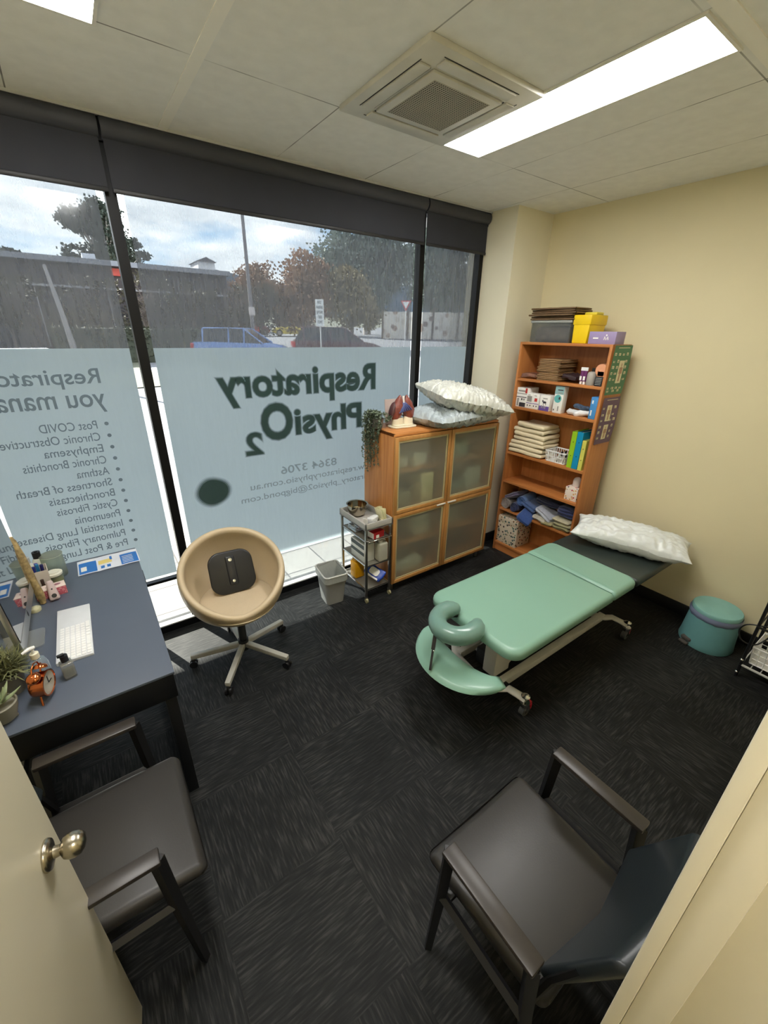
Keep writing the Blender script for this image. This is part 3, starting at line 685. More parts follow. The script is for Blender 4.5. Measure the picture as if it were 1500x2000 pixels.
# posters hanging on the side panel
def poster(name, label, x0, x1, z0, z1, base, title, fig, seed):
    o = thing(name, label, 'poster', (x0, BY0-.003, z0), rot=(math.radians(1.0), 0, 0))
    w, h = x1-x0, z1-z0
    MB().grid(lambda u, v: (u*w, -.004-.008*math.sin(v*PI)*u, v*h), 6, 10).build('sheet', base, o, 60)
    random.seed(seed); m = MB(); m.mi = 0
    def blk(u0, u1, v0, v1, mi, dy=.0016):
        m.mi = mi; m.quad(*[(u*w, -.004-.008*math.sin(v*PI)*u-dy, v*h) for u, v in ((u0, v0), (u1, v0), (u1, v1), (u0, v1))])
    for (u0, u1, v0, v1) in fig: blk(u0, u1, v0, v1, 0); 
    for (u0, u1, v0, v1) in fig:
        c = (u0+u1)/2; q = (v1-v0)
        blk(c-.035, c+.035, v0+.08*q, v0+.72*q, 1, .0024); blk(c-.085, c+.085, v0+.42*q, v0+.7*q, 1, .0026); blk(c-.02, c+.02, v0+.74*q, v0+.88*q, 1, .0024)
    rows = 5
    for v in title:
        n = random.randint(3, 5)
        for i in range(n):
            u = .06 + i*.88/n
            if any(a-.13 < u < b and c-.03 < v < d for a, b, c, d in fig): continue
            blk(u, u+random.uniform(.08, .13), v, v+random.uniform(.035, .06), 0)
            blk(u+.03, u+.06, v+.005, v+.04, 2, .0022)
    blk(.2, .85, .945, .957, 0)
    m.build('print', [C('poster_cream', 224, 216, 184, .6), C('poster_figure', 176, 138, 112, .6), C('poster_ink', 70, 80, 66, .6)], o, 0)
    return o
poster('poster', 'green chart of small figures taped to the bookshelf side', 3.195, 3.445, 1.655, 2.005, C('poster_green', 70, 118, 84, .5), [.06, .12, .30, .42, .54, .66, .80], [(.42, .70, .24, .70)], 3)
poster('poster', 'purple chart hanging below the green chart on the bookshelf side', 3.20, 3.44, 1.275, 1.635, C('poster_purple', 96, 70, 96, .5), [.12, .24, .36, .50, .62, .76], [(.34, .60, .10, .42), (.30, .58, .50, .84)], 9)

def plain(name, label, cat, b, mats, loc, rot=(0, 0, 0), group=None, smooth=35):
    o = b.build(name, mats, None, smooth); o.location = loc; o.rotation_euler = rot; return tag(o, label, cat, group)
# -- on top of the bookshelf
t = thing('storage_tub', 'clear plastic storage tub on top of the bookshelf', 'storage tub', (3.20, 2.02, BH))
TUB = film_mat('tub_plastic', (.80, .82, .82), (.6, .6, .58), .25, .0, .06)
b = MB()
b.box(0, .24, 0, .006, 0, .145, .001).box(0, .24, .354, .36, 0, .145, .001).box(0, .006, .006, .354, 0, .145).box(.234, .24, .006, .354, 0, .145).box(.006, .234, .006, .354, 0, .006)
b.build('tub', TUB, t, 0)
MB().box(-.008, .248, -.008, .368, .145, .165, .006).build('lid', C('clear_lid', 200, 202, 196, .25, trans=.5), t, 30)
b = MB().box(.02, .22, .02, .34, .006, .12, .04, 4); b.sub(2); wob(b, .015, 16); b.build('contents', C('tub_contents', 130, 112, 98, .5, var=.5, scale=20), t, 60)
KRAFT = C('kraft_paper', 158, 126, 88, .7, var=.18, scale=20)
KRAFTD = C('kraft_paper_dark', 112, 88, 62, .7, var=.2, scale=20)
def bag(sx, sy, sz, seed):
    b = MB(); random.seed(seed)
    b.grid(lambda u, v: (u*sx, v*sy, sz+.003*noise.noise(Vector((u*5, v*6, seed)))), 8, 10).grid(lambda u, v: (u*sx, v*sy, .002*noise.noise(Vector((u*5, v*6, seed+4)))), 8, 10)
    for e in (0, 1):
        b.grid(lambda u, v: (e*sx+(.004*math.sin(v*PI)*(1 if e else -1)), u*sy, v*sz), 10, 2); b.grid(lambda u, v: (u*sx, e*sy+(.006*math.sin(v*PI)*(1 if e else -1)), v*sz), 8, 2)
    return b
k0 = None
for i in range(6):
    lab = ('topmost' if i == 5 else 'brown') + ' folded brown paper bag on the clear tub lid'
    if i == 0: k0 = plain('paper_bag', 'folded brown paper bag in the pile on the clear tub lid', 'paper bag', bag(.22, .39, .012, 2), KRAFTD, (3.19, 2.00, BH+.166), group='paper bags on the clear tub'); o = k0
    else:
        o = k0.copy(); COL.objects.link(o); o.location = (3.19+random.uniform(-.01, .01), 2.00+random.uniform(-.015, .015), BH+.166+i*.0155); o.rotation_euler = (0, 0, random.uniform(-.05, .05))
    if i == 5: o['label'] = 'topmost folded brown paper bag on the clear tub lid, near the ceiling'; del o['group']
t = thing('sharps_bin', 'yellow plastic sharps bin on top of the bookshelf', 'sharps bin', (3.20, 1.865, BH))
YEL = C('sharps_yellow', 232, 196, 8, .4)
b = MB().box(0, .22, 0, .135, 0, .17, .006); b.warp(lambda c: Vector((c.x, .0675+(c.y-.0675)*(.86+.14*c.z/.17), c.z))); b.build('bin', YEL, t, 30)
lid = MB().box(-.004, .225, -.004, .139, .13, .20, .006).build('lid', YEL, t, 30)
MB().box(.10, .2, .02, .12, .20, .222, .008).build('flap', C('sharps_flap', 214, 196, 60, .4), lid, 30)
t = thing('glove_box', 'lilac carton lying on the bookshelf top beside the posters', 'box', (3.20, 1.652, BH))
MB().box(0, .13, 0, .205, 0, .085, .002).build('carton', C('lilac_card', 150, 134, 172, .55), t, 30)
b = MB(); b.tube([(-.001, .085, .03), (-.001, .082, .05), (-.001, .070, .03), (-.001, .058, .05), (-.001, .055, .03)], .004, 5); b.ell((-.001, .07, .06), (.001, .006, .006)); b.box(-.0015, 0, .13, .17, .035, .045)
b.build('print', WHITEPAP, t, 0)
# -- compartment 1 (top): paper bags, tubes, pots
z = SZ[5]
k1 = None
random.seed(11)
for i in range(14):
    if i == 0: k1 = plain('paper_bag', 'pale brown paper bag in the stack on the top shelf', 'paper bag', bag(.22, .20, .009, 7), KRAFT, (3.185, 2.04, z+.001), group='brown paper bags stacked on the top shelf')
    else:
        o = k1.copy(); COL.objects.link(o); o.location = (3.183+random.uniform(-.008, .008), 2.04+random.uniform(-.012, .012), z+.001+i*.0122); o.rotation_euler = (0, 0, random.uniform(-.04, .04))
b = bag(.20, .12, .03, 4); b.sub(1); wob(b, .01, 20)
plain('paper_bag', 'dark crumpled bag between the paper bag stack and purple tubes', 'bag', b, C('dark_bag', 52, 36, 40, .5), (3.21, 1.905, z+.02), rot=(math.radians(8), 0, 0))
b = MB().box(0, .16, 0, .14, 0, .03, .01, 3); b.sub(2); wob(b, .02, 25)
plain('plastic_packet', 'clear crumpled plastic packet left of the paper bag stack', 'packet', b, C('packet_film', 176, 128, 108, .2, trans=.5, var=.4, scale=30), (3.19, 2.27, z+.012), smooth=60)
for k, (yy, lab) in enumerate(((1.862, 'left white and purple cream tube on the top shelf'), (1.835, 'right white and purple cream tube next to the bottle'))):
    t = thing('cream_tube', lab, 'tube', (3.22, yy, z+.001), rz=.1*k)
    b = MB().lathe([(.013, .022), (.014, .03), (.014, .10)], 16); b.warp(lambda c: Vector((c.x*(1-.8*max(0, c.z-.05)/.07), c.y, c.z+ (0)))); b.build('body', C('tube_purple', 104, 40, 96, .35), t, 50)
    MB().box(-.003, .003, -.015, .015, .10, .125, .001).build('crimp', WHITEP, t, 0)
    MB().cyl((0, 0, 0), (0, 0, .022), .010).build('cap', WHITEP, t, 40)
    MB().box(-.0155, -.0135, -.008, .008, .03, .06).build('label_panel', WHITEPAP, t, 0)
t = thing('bottle', 'small translucent bottle with dark cap on the top shelf', 'bottle', (3.215, 1.78, z))
MB().lathe([(.030, 0), (.033, .005), (.033, .08), (.026, .095), (.014, .10)], 20).build('body', C('translucent_plastic', 200, 194, 186, .3, trans=.4), t, 50)
MB().cyl((0.02, 0, .10), (0.02, 0, .125), .016).build('cap', BLACKP, t, 40)
t = thing('tape_roll', 'peach coloured round pack with black label at the shelf end', 'pack', (3.215, 1.705, z))
MB().box(-.03, .05, -.03, .03, 0, .07, .006).build('label_box', C('black_label', 34, 34, 36, .5), t, 30)
MB().cyl((-.02, 0, .115), (.06, 0, .115), .045, n=28).box(-.02, .06, -.028, .028, .07, .11, .004).build('roll', C('peach', 222, 156, 118, .5), t, 40)
b = MB()
for i in range(5): b.box(-.0315, -.0305, -.022, .022, .012+i*.011, .016+i*.011)
b.build('label_text', C('label_grey', 150, 150, 148, .6), t, 0)
# -- compartment 2: cartons
z = SZ[4]
def carton(label, y0, y1, h, d, base, bands, x=3.20, rz=0, name='carton', cat='box', blocks=()):
    t = thing(name, label, cat, (x, y0, z+.001), rz=rz)
    MB().box(0, d, 0, y1-y0, 0, h, .001).build('box', base, t, 30)
    for n, (u0, u1, v0, v1, m) in enumerate(list(bands)+list(blocks)):
        w = y1-y0
        MB().box(-.0008-.0002*n, 0, (1-u1)*w, (1-u0)*w, v0*h, v1*h).build('print', m, t, 0)
    return t
RED = C('print_red', 186, 52, 46, .5); DK = C('print_dark', 52, 50, 56, .5); PUR = C('print_purple', 100, 76, 150, .5); GRY = C('print_grey', 150, 146, 140, .5); TEAL = C('print_teal', 96, 176, 176, .5)
carton('large white and grey carton with a red corner at the left end', 2.325, 2.432, .165, .16, WHITEPAP, [(.0, 1, .5, .54, DK), (.0, 1, .68, .72, GRY), (.35, .95, .02, .24, DK), (.15, .9, .80, .88, GRY), (.82, 1, .74, 1, RED), (.1, .28, .05, .45, GRY), (.5, .62, .36, .46, DK), (.7, .85, .36, .46, GRY)], x=3.20)
carton('slim white carton with two dark dots, next to the large carton', 2.262, 2.322, .128, .09, WHITEPAP, [(0, 1, .33, .37, PUR), (.1, .9, .45, .82, GRY), (.2, .35, .15, .24, DK), (.65, .8, .15, .24, DK), (.2, .6, .86, .9, GRY)])
carton('slim white carton with a round maroon mark', 2.198, 2.258, .128, .09, WHITEPAP, [(0, 1, .33, .37, PUR), (.2, .35, .15, .24, DK), (.65, .8, .15, .24, DK), (.3, .75, .5, .72, RED), (.2, .6, .86, .9, GRY)])
t = carton('white and purple carton with a small dark animal silhouette', 2.09, 2.185, .128, .12, WHITEPAP, [(0, 1, 0, .30, PUR), (.3, .75, .76, .82, GRY), (.2, .3, .16, .34, GRY), (.4, .48, .16, .36, GRY), (.56, .66, .14, .30, GRY)])
MB().ell((-.0012, .047, .070), (.0008, .017, .009)).ell((-.0012, .066, .080), (.0008, .006, .009)).box(-.0016, -.0005, .032, .036, .048, .068).box(-.0016, -.0005, .056, .060, .048, .068).build('silhouette', DK, t, 0)
t = carton('tall teal and white carton standing in the middle of the shelf', 1.975, 2.055, .215, .06, WHITEPAP, [(0, 1, .70, 1.0, C('print_paleteal', 142, 178, 180, .5)), (.3, .9, .84, .88, DK), (.35, .9, .74, .77, GRY), (.55, .68, .08, .26, GRY), (.1, .2, .08, .14, DK)])
MB().cyl((-.0016, .045, .115), (0, .045, .115), .032, n=28).build('print', TEAL, t, 0)
MB().ell((-.002, .03, .12), (.001, .008, .012)).build('print', DK, t, 0)
random.seed(8)
for k, (yy, zz, rr, lab) in enumerate(((1.86, .022, .022, 'lower grey and white rolled packet on the carton shelf'), (1.80, .030, .024, 'white rolled packet lying across the other packet'), (1.82, .070, .020, 'navy and silver packet on top of the rolled packets'))):
    b = MB().tube([(0, -.075, 0), (0, -.06, .003), (0, -.02, .0), (0, .02, .004), (0, .06, 0), (0, .075, 0)], [rr*.4, rr, rr, rr*.95, rr, rr*.3], 14); b.sub(1); wob(b, .006, 40, k)
    plain('plastic_packet', lab, 'packet', b, [C('foil_white', 220, 220, 222, .25, bump=.5, bscale=50), C('foil_white2', 232, 232, 234, .25, bump=.5, bscale=50), C('foil_navy', 70, 84, 104, .25, var=.5, scale=40)][k], (3.235, yy, z+zz), rot=(math.radians([4, -14, 4][k]), 0, math.radians([5, 16, -8][k])), smooth=70)
carton('sky blue carton standing against the right side panel', 1.682, 1.735, .165, .12, C('print_sky', 70, 140, 200, .5), [(.2, .4, .15, .4, WHITEPAP), (.2, .4, .7, .85, WHITEPAP)])
# -- compartment 3: folded sheets in plastic, basket, binders
z = SZ[3]
LIN = C('cream_linen_in_plastic', 222, 208, 176, .35, var=.06, bump=.35, bscale=26, coat=.3)
random.seed(21)
l0 = None
for i in range(7):
    w = .36 - .012*i
    if i in (0, 3, 6):
        b = MB().box(-.12, .12, -w/2, w/2, 0, .037, .017, 4); b.sub(2); wob(b, .013, 13, i)
        l0 = b.build('folded_sheet', LIN, None, 60); o = l0
    else: o = l0.copy(); COL.objects.link(o)
    o.location = (3.30+random.uniform(-.006, .006), 2.245+random.uniform(-.012, .012), z+.006+i*.0405); o.rotation_euler = (random.uniform(-.02, .02), 0, random.uniform(-.04, .04))
    tag(o, 'folded cream sheet in plastic in the pile on the middle shelf' if i < 6 else 'topmost folded cream sheet of the pile on the middle shelf', 'folded sheet', 'folded sheets piled on the middle shelf' if i < 6 else None)
def lattice_basket(name, label, w, d, h, loc, rz, mat, nx, nz_, flare=1.12):
    """w along local x, d along local y"""
    t = thing(name, label, 'basket', loc, rz)
    b = MB(); th = .003
    def wall(p0, p1, n):
        p0, p1 = Vector(p0), Vector(p1)
        for i in range(n+1):
            p = p0.lerp(p1, i/n); q = Vector((p.x*flare, p.y*flare, h)); b.tube([p, q], .0034, 4)
        for j in range(nz_+1):
            s = 1+(flare-1)*j/nz_; zz = h*j/nz_; b.tube([Vector((p0.x*s, p0.y*s, zz)), Vector((p1.x*s, p1.y*s, zz))], .004 if j in (0, nz_) else .003, 4)
    c = [(-w/2, -d/2, .0), (w/2, -d/2, .0), (w/2, d/2, .0), (-w/2, d/2, .0)]
    for i in range(4): wall(c[i], c[(i+1) % 4], nx if i % 2 == 0 else max(3, int(nx*d/w)))
    b.build('basket', mat, t, 0)
    s = flare
    MB().tube([(-w/2*s, -d/2*s, h), (w/2*s, -d/2*s, h), (w/2*s, d/2*s, h), (-w/2*s, d/2*s, h)], .006, 6, closed=True).build('rim', mat, t, 50)
    MB().box(-w/2, w/2, -d/2, d/2, -.002, .002).build('base', mat, t, 0)
    return t
lattice_basket('basket', 'small white plastic basket holding marker pens on the shelf', .15, .17, .09, (3.285, 1.95, z+.006), 0, WHITEP, 8, 2)
for i in range(6):
    x, y = 3.235+.032*(i % 3), 1.905+.05*(i//3)
    t = thing('marker_pen', 'white marker pen with black end in the small basket', 'pen', (x, y, z+.012+.012*(i//3)), rot=(math.radians(35), math.radians([-30, -10, -38, -20, -45, -25][i]), 0), group='marker pens in the small basket')
    MB().cyl((0, 0, 0), (0, 0, .095), .011, n=14).build('barrel', WHITEP, t, 50); MB().cyl((0, 0, .095), (0, 0, .112), .009, n=14).build('cap', BLACKP, t, 50)
for y0, y1, h, mat, lab in ((1.785, 1.828, .30, C('lime_binder', 150, 196, 34, .45), 'lime green ring binder beside the basket'), (1.733, 1.782, .305, C('cyan_binder', 12, 140, 184, .45), 'cyan blue ring binder between the two others'), (1.695, 1.728, .245, C('yellow_folder', 206, 206, 96, .5), 'short yellow folder against the right side panel')):
    t = thing('ring_binder', lab, 'binder', (3.19, y0, z+.001))
    MB().box(0, .235, 0, .003, 0, h).box(0, .235, y1-y0-.003, y1-y0, 0, h).box(0, .003, .003, y1-y0-.003, 0, h).build('cover', mat, t, 0)
    MB().box(.012, .21, .006, y1-y0-.006, .004, h-.012).build('pages', C('paper_pages', 224, 220, 206, .8), t, 0)
    MB().cyl((-.001, (y1-y0)/2, h*.72), (.001, (y1-y0)/2, h*.72), .004, n=10).cyl((-.001, (y1-y0)/2, h*.34), (.001, (y1-y0)/2, h*.34), .004, n=10).build('finger_holes', BLACKP, t, 0)
# -- compartment 4: tissue box
z = SZ[2]
t = thing('tissue_box', 'cube tissue box with colourful dots at the right of a bare shelf', 'tissue box', (3.215, 1.695, z+.001))
MB().box(0, .11, 0, .11, 0, .115, .001).build('carton', pattern_mat('dotted_card', srgb(232, 218, 204), [srgb(190, 40, 60), srgb(40, 36, 44), srgb(222, 120, 130), srgb(96, 60, 50), srgb(210, 160, 90)], 42), t, 30)
b = MB().ell((.05, .05, .155), (.026, .034, .055), 16, 12); wob(b, .012, 26); b.build('tissue', C('tissue', 216, 200, 192, .8), t, 60)
# -- compartment 5: towels
z = SZ[1]
def towel_fold(label, sx, sy, sz, loc, mat, rz=0, rx=0, seed=1, ry=0):
    b = MB().box(-sx/2, sx/2, -sy/2, sy/2, 0, sz, sz*.42, 4); b.sub(2)
    # fold lines
    b.warp(lambda c: Vector((c.x + .006*math.sin(c.z*220), c.y+.004*math.sin(c.z*220+1), c.z))); wob(b, .012, 12, seed)
    return plain('towel', label, 'towel', b, mat, loc, (rx, ry, rz), smooth=70)
def towel_roll(label, r, l, loc, mat, rot, seed=1):
    b = MB(); n = 40; turns = 3.2; rings = []
    def sp(u, v):
        a = u*turns*2*PI; rr = r*(.18+.82*u)
        return (rr*math.cos(a), l*(v-.5), rr*math.sin(a))
    b.grid(sp, 90, 8)
    b.grid(lambda u, v: ((r*1.0)*math.cos(2*PI*u), l*(v-.5)*.99, (r*1.0)*math.sin(2*PI*u)), 30, 8)
    b.grid(lambda u, v: (r*.93*v*math.cos(2*PI*u), -l*.46, r*.93*v*math.sin(2*PI*u)), 24, 4)
    wob(b, .008, 14, seed)
    return plain('towel', label, 'towel', b, mat, loc, rot, smooth=80)
def tw(key, *c): return C(key, *c, rough=.95, var=.15, scale=60, bump=.6, bscale=160, sheen=.3)
hz = math.radians(-90)
towel_roll('grey rolled towel at the left end of the towel shelf', .052, .22, (3.30, 2.385, z+.056), tw('towel_grey', 150, 140, 136), (0, 0, hz), 1)
towel_fold('purple grey towel draped over the grey rolled towel', .22, .15, .055, (3.30, 2.33, z+.115), tw('towel_purple', 84, 76, 104), rx=math.radians(-28), seed=2)
towel_roll('mid blue rolled towel high in the towel heap', .045, .20, (3.29, 2.215, z+.135), tw('towel_blue', 64, 98, 152), (0, 0, hz+.1), 3)
towel_roll('deep navy rolled towel in front of the grey roll', .045, .21, (3.285, 2.27, z+.05), tw('towel_navy', 34, 48, 96), (0, 0, hz), 4)
towel_fold('slate blue folded towel with light edges in the heap', .22, .16, .05, (3.30, 2.14, z+.075), tw('towel_slate', 60, 84, 130), rx=math.radians(20), seed=5)
towel_fold('blue towel hanging over the front edge of the shelf', .16, .14, .06, (3.205, 2.13, z-.01), tw('towel_royal', 48, 74, 132), rx=math.radians(28), ry=math.radians(-30), seed=6)
towel_fold('navy towel folded at the right end of the heap', .22, .17, .10, (3.32, 1.77, z+.11), tw('towel_navy2', 38, 46, 84), seed=7)
towel_fold('dark navy towel lying at the back of the heap', .16, .24, .07, (3.36, 2.0, z+.13), tw('towel_navy3', 32, 38, 66), seed=8)
towel_fold('pale blue grey towel slumped in the middle of the shelf', .20, .17, .05, (3.29, 1.975, z+.055), tw('towel_pale', 168, 172, 184), rx=math.radians(28), seed=9)
towel_fold('light grey towel under the pale blue grey towel', .20, .15, .045, (3.28, 1.985, z+.008), tw('towel_lightgrey', 178, 172, 158), rx=math.radians(5), seed=10)
towel_fold('khaki folded towel in front at the shelf centre', .16, .11, .028, (3.245, 1.90, z+.006), tw('towel_khaki', 150, 142, 98), seed=11)
for i, (yy, zz, lab) in enumerate(((1.765, .004, 'olive folded towel at the bottom of the right hand pile'), (1.765, .034, 'olive folded towel in the middle of the right hand pile'))):
    towel_fold(lab, .21, .15, .032, (3.285, yy, z+zz), tw('towel_olive%s' % 'ab'[i], 138+12*i, 134+10*i, 92+16*i), seed=12+i, rz=.05*i)
towel_fold('beige folded towel on top of the olive towels', .20, .16, .034, (3.285, 1.775, z+.068), tw('towel_beige', 176, 168, 140), seed=15)
# -- compartment 6: patterned box
z = SZ[0]
t = thing('storage_box', 'lidded box printed with little pictures on the bottom shelf', 'box', (3.195, 2.20, z+.001))
PB = pattern_mat('printed_box', srgb(206, 194, 172), [srgb(60, 54, 50), srgb(96, 120, 84), srgb(170, 90, 78), srgb(128, 96, 60), srgb(60, 92, 90)], 36, thr=.36)
MB().box(0, .22, 0, .235, 0, .25, .002).build('box', PB, t, 30); MB().box(-.004, .224, -.004, .239, .225, .285, .002).build('lid', PB, t, 30)

# ------------------------------------------------------------------ steel trolley
t = thing('trolley', 'narrow grey steel trolley with four shelves left of the cabinet', 'trolley', (1.665, 2.575, 0))
hx, hy = .115, .185
TG = C('trolley_tray', 172, 170, 164, .4)
for sx in (-1, 1):
    for sy in (-1, 1):
        MB().box(sx*hx-.009, sx*hx+.009, sy*hy-.009, sy*hy+.009, .055, .70, .002).build('post', STEEL, t, 30)
        w1 = MB().box(sx*hx-.012, sx*hx+.012, sy*hy-.010, sy*hy+.010, .040, .062, .004).build('caster', STEEL, t, 30)
        MB().cyl((sx*hx+.008, sy*hy-.006, .020), (sx*hx-.008, sy*hy-.006, .020), .020, n=16).build('wheel', C('caster_wheel', 150, 144, 110, .5), w1, 40)
b = MB(); zt = .665; h = .055
b.box(-hx-.014, hx+.014, -hy-.014, hy+.014, zt, zt+.008)
for a in (-1, 1):
    b.box(a*(hx+.008)-.006, a*(hx+.008)+.006, -hy-.014, hy+.014, zt, zt+h, .002); b.box(-hx-.014, hx+.014, a*(hy+.008)-.006, a*(hy+.008)+.006, zt, zt+h, .002)
b.build('top_tray', TG, t, 30)
MESH = C('trolley_shelf', 120, 116, 106, .5)
for zz in (.555, .335, .115):
    s_ = MB().box(-hx, hx, -hy, hy, zz-.004, zz).build('shelf', MESH, t, 0)
    MB().tube([(-hx, -hy, zz+.006), (hx, -hy, zz+.006), (hx, hy, zz+.006), (-hx, hy, zz+.006)], .005, 6, closed=True).build('rail', CHROME, s_, 50)
MB().tube([(-hx, -hy-.010, .57), (-hx+.01, -hy-.035, .575), (hx-.01, -hy-.035, .575), (hx, -hy-.010, .57)], .004, 8).build('towel_bar', CHROME, t, 50)
TZ = zt+.009
t = thing('steel_bowl', 'shiny stainless steel bowl on the trolley top', 'bowl', (1.64, 2.665, TZ))
MB().lathe([(.0, 0), (.045, 0), (.066, .02), (.078, .055), (.082, .10), (.090, .103), (.080, .099), (.075, .055), (.062, .024), (.04, .006), (0, .005)], 32).build('bowl', pmat('mirror_steel', srgb(176, 166, 148), .12, metal=1, var=.03), t, 60)
plain('ball', 'small white ball inside the steel bowl', 'ball', MB().ell((0, 0, 0), (.019, .019, .019)), WHITEP, (1.64, 2.70, TZ+.026), smooth=80)
t = thing('gauze_pack', 'white clear-wrapped dressing pack in front of the bowl', 'dressing pack', (1.665, 2.475, TZ+.001), rz=.3)
b = MB().box(-.045, .045, -.03, .03, 0, .05, .012, 3); b.sub(2); wob(b, .010, 30); b.build('pack', C('gauze_white', 222, 224, 224, .3, bump=.7, bscale=70), t, 70)
MB().box(-.07, -.066, -.012, .03, 0, .07, .001, M=Matrix.Rotation(-.2, 4, 'Y')).build('backing_card', WHITEPAP, t, 30)
t = thing('swab_box', 'open holder full of cream paper sachets on the trolley corner', 'holder', (1.755, 2.47, TZ+.001))
MB().box(-.025, .025, -.05, .05, 0, .018, .002).build('tray', C('holder_cream', 206, 198, 170, .5), t, 30)
for i in range(8):
    o = MB().box(-.0015, .0015, -.021, .021, 0, .085, .0006).build('paper_sachet', C('sachet_%s' % 'ab'[i % 2], 226-14*(i % 2), 220-10*(i % 2), 180-14*(i % 2), .6), None, 30)
    o.location = (1.742+.007*(i % 4), 2.446+.05*(i//4), TZ+.019); o.rotation_euler = (math.radians(-12), math.radians(-14+6*(i % 4)), .1)
    tag(o, 'cream paper sachet standing in the %s half of the trolley holder' % ('near' if i < 4 else 'far'), 'sachet', 'sachets in the %s half of the trolley holder' % ('near' if i < 4 else 'far'))
b = MB()
for k in range(3): b.tube([(-.03, -.06, .012+.014*k), (.03, -.06, .012+.014*k), (.03, .06, .012+.014*k), (-.03, .06, .012+.014*k)], .004, 6, closed=True)
b.box(-.03, .03, -.06, .06, 0, .008)
plain('instrument_tray', 'chrome wire instrument tray on the second trolley shelf', 'tray', b, CHROME, (1.60, 2.635, .558), smooth=50)
t = thing('dressing_box', 'red and white carton on the second trolley shelf', 'box', (1.68, 2.455, .557), rz=.12)
MB().box(-.055, .055, -.045, .045, 0, .055, .001).build('box', C('carton_red', 178, 28, 34, .5), t, 30); MB().box(-.0565, -.0552, -.045, .04, .004, .05).box(-.03, .0, -.047, -.0455, .004, .03).build('print', WHITEPAP, t, 0)
t = thing('carton', 'white carton with dark green bands on the third trolley shelf', 'box', (1.575, 2.46, .337))
MB().box(0, .10, 0, .20, 0, .155, .001).build('box', C('carton_white', 214, 216, 210, .55), t, 30)
MB().box(-.001, 0, 0.0, .20, .115, .15).box(-.001, 0, 0, .20, .055, .085).build('print', C('carton_band', 56, 70, 70, .5), t, 0)
t = thing('jerry_can', 'translucent white jerry can standing on the third trolley shelf', 'jerry can', (1.725, 2.43, .337))
MB().box(-.045, .045, -.038, .045, 0, .165, .016, 4).build('body', C('hdpe', 206, 204, 186, .35, trans=.25), t, 60); MB().cyl((-.01, 0, .165), (-.01, 0, .185), .017, n=18).tube([(.005, 0, .178), (.02, 0, .186), (.035, 0, .172)], .007, 8).build('cap', C('hdpe_cap', 224, 222, 210, .4), t, 50)
t = thing('sharps_bin', 'small yellow sharps container on the lowest trolley shelf', 'sharps bin', (1.615, 2.63, .117))
b = MB().box(-.045, .045, -.045, .045, 0, .15, .010, 3).build('body', C('deep_yellow', 232, 168, 4, .4), t, 40); MB().box(-.035, .025, -.035, .035, .15, .172, .012, 3).build('lid', C('deep_yellow', 232, 168, 4, .4), t, 40)
t = thing('wipes_packet', 'blue and white wipes packet slanting on the lowest trolley shelf', 'packet', (1.68, 2.455, .215), rot=(math.radians(22), math.radians(-38), math.radians(8)))
b = MB().box(-.05, .05, -.085, .085, -.02, .02, .014, 3); b.sub(1); wob(b, .008, 25); b.build('packet', C('wipes_blue', 30, 66, 160, .3, bump=.3, bscale=40), t, 60)
MB().box(-.053, -.03, -.06, .07, -.018, .018, .004).prism(rrect(.06, .09, .02), .024, .028).build('label_patch', WHITEPAP, t, 30)

# ------------------------------------------------------------------ small grey bin
t = thing('waste_bin', 'small grey waste bin with a clear liner under the window', 'waste bin', (1.345, 2.60, 0), rz=math.radians(-6))
BINM = C('bin_grey', 150, 150, 146, .5)
def tap(w0, d0, w1, d1, h, r, mat, name, th=.004):
    b = MB(); rings = []
    lv = [(0, 0), (h, 1)]
    P0, P1 = rrect(w0, d0, r), rrect(w1, d1, r); n = len(P0)
    R = [[b.bm.verts.new((x, y, 0)) for x, y in P0], [b.bm.verts.new((x, y, h)) for x, y in P1], [b.bm.verts.new((x*(1-th*2/w1), y*(1-th*2/d1), h)) for x, y in P1], [b.bm.verts.new((x*.95, y*.95, .006)) for x, y in P0]]
    for A, B in zip(R, R[1:]):
        for j in range(n): b.bm.faces.new((A[j], A[(j+1) % n], B[(j+1) % n], B[j]))
    b.bm.faces.new(R[0][::-1]); b.bm.faces.new(R[-1])
    return b.build(name, mat, t, 40)
tap(.15, .16, .19, .24, .285, .03, BINM, 'bin')
MB().tube([(x*1.0, y*1.0, .282) for x, y in rrect(.195, .245, .03)], .007, 8, closed=True).build('rim', C('bin_rim', 196, 196, 190, .5), t, 60)
b = MB(); P = rrect(.199, .249, .035, 8); n = len(P)
def lin(u, v):
    p = P[int(u*n) % n]; k = 1+.03*noise.noise(Vector((p[0]*40, p[1]*40, v*3)))*(1 if v > .3 else .3)
    if v < .5: q = v/.5; return (p[0]*k*1.01, p[1]*k*1.01, .225+.065*q)
    q = (v-.5)/.5; s = .95-.28*q; return (p[0]*s*k, p[1]*s*k, .290-.14*q)
b.grid(lin, n, 10, cu=True)
b.build('liner', C('liner_film', 200, 204, 198, .3, trans=.45, bump=.5, bscale=60), t, 70)

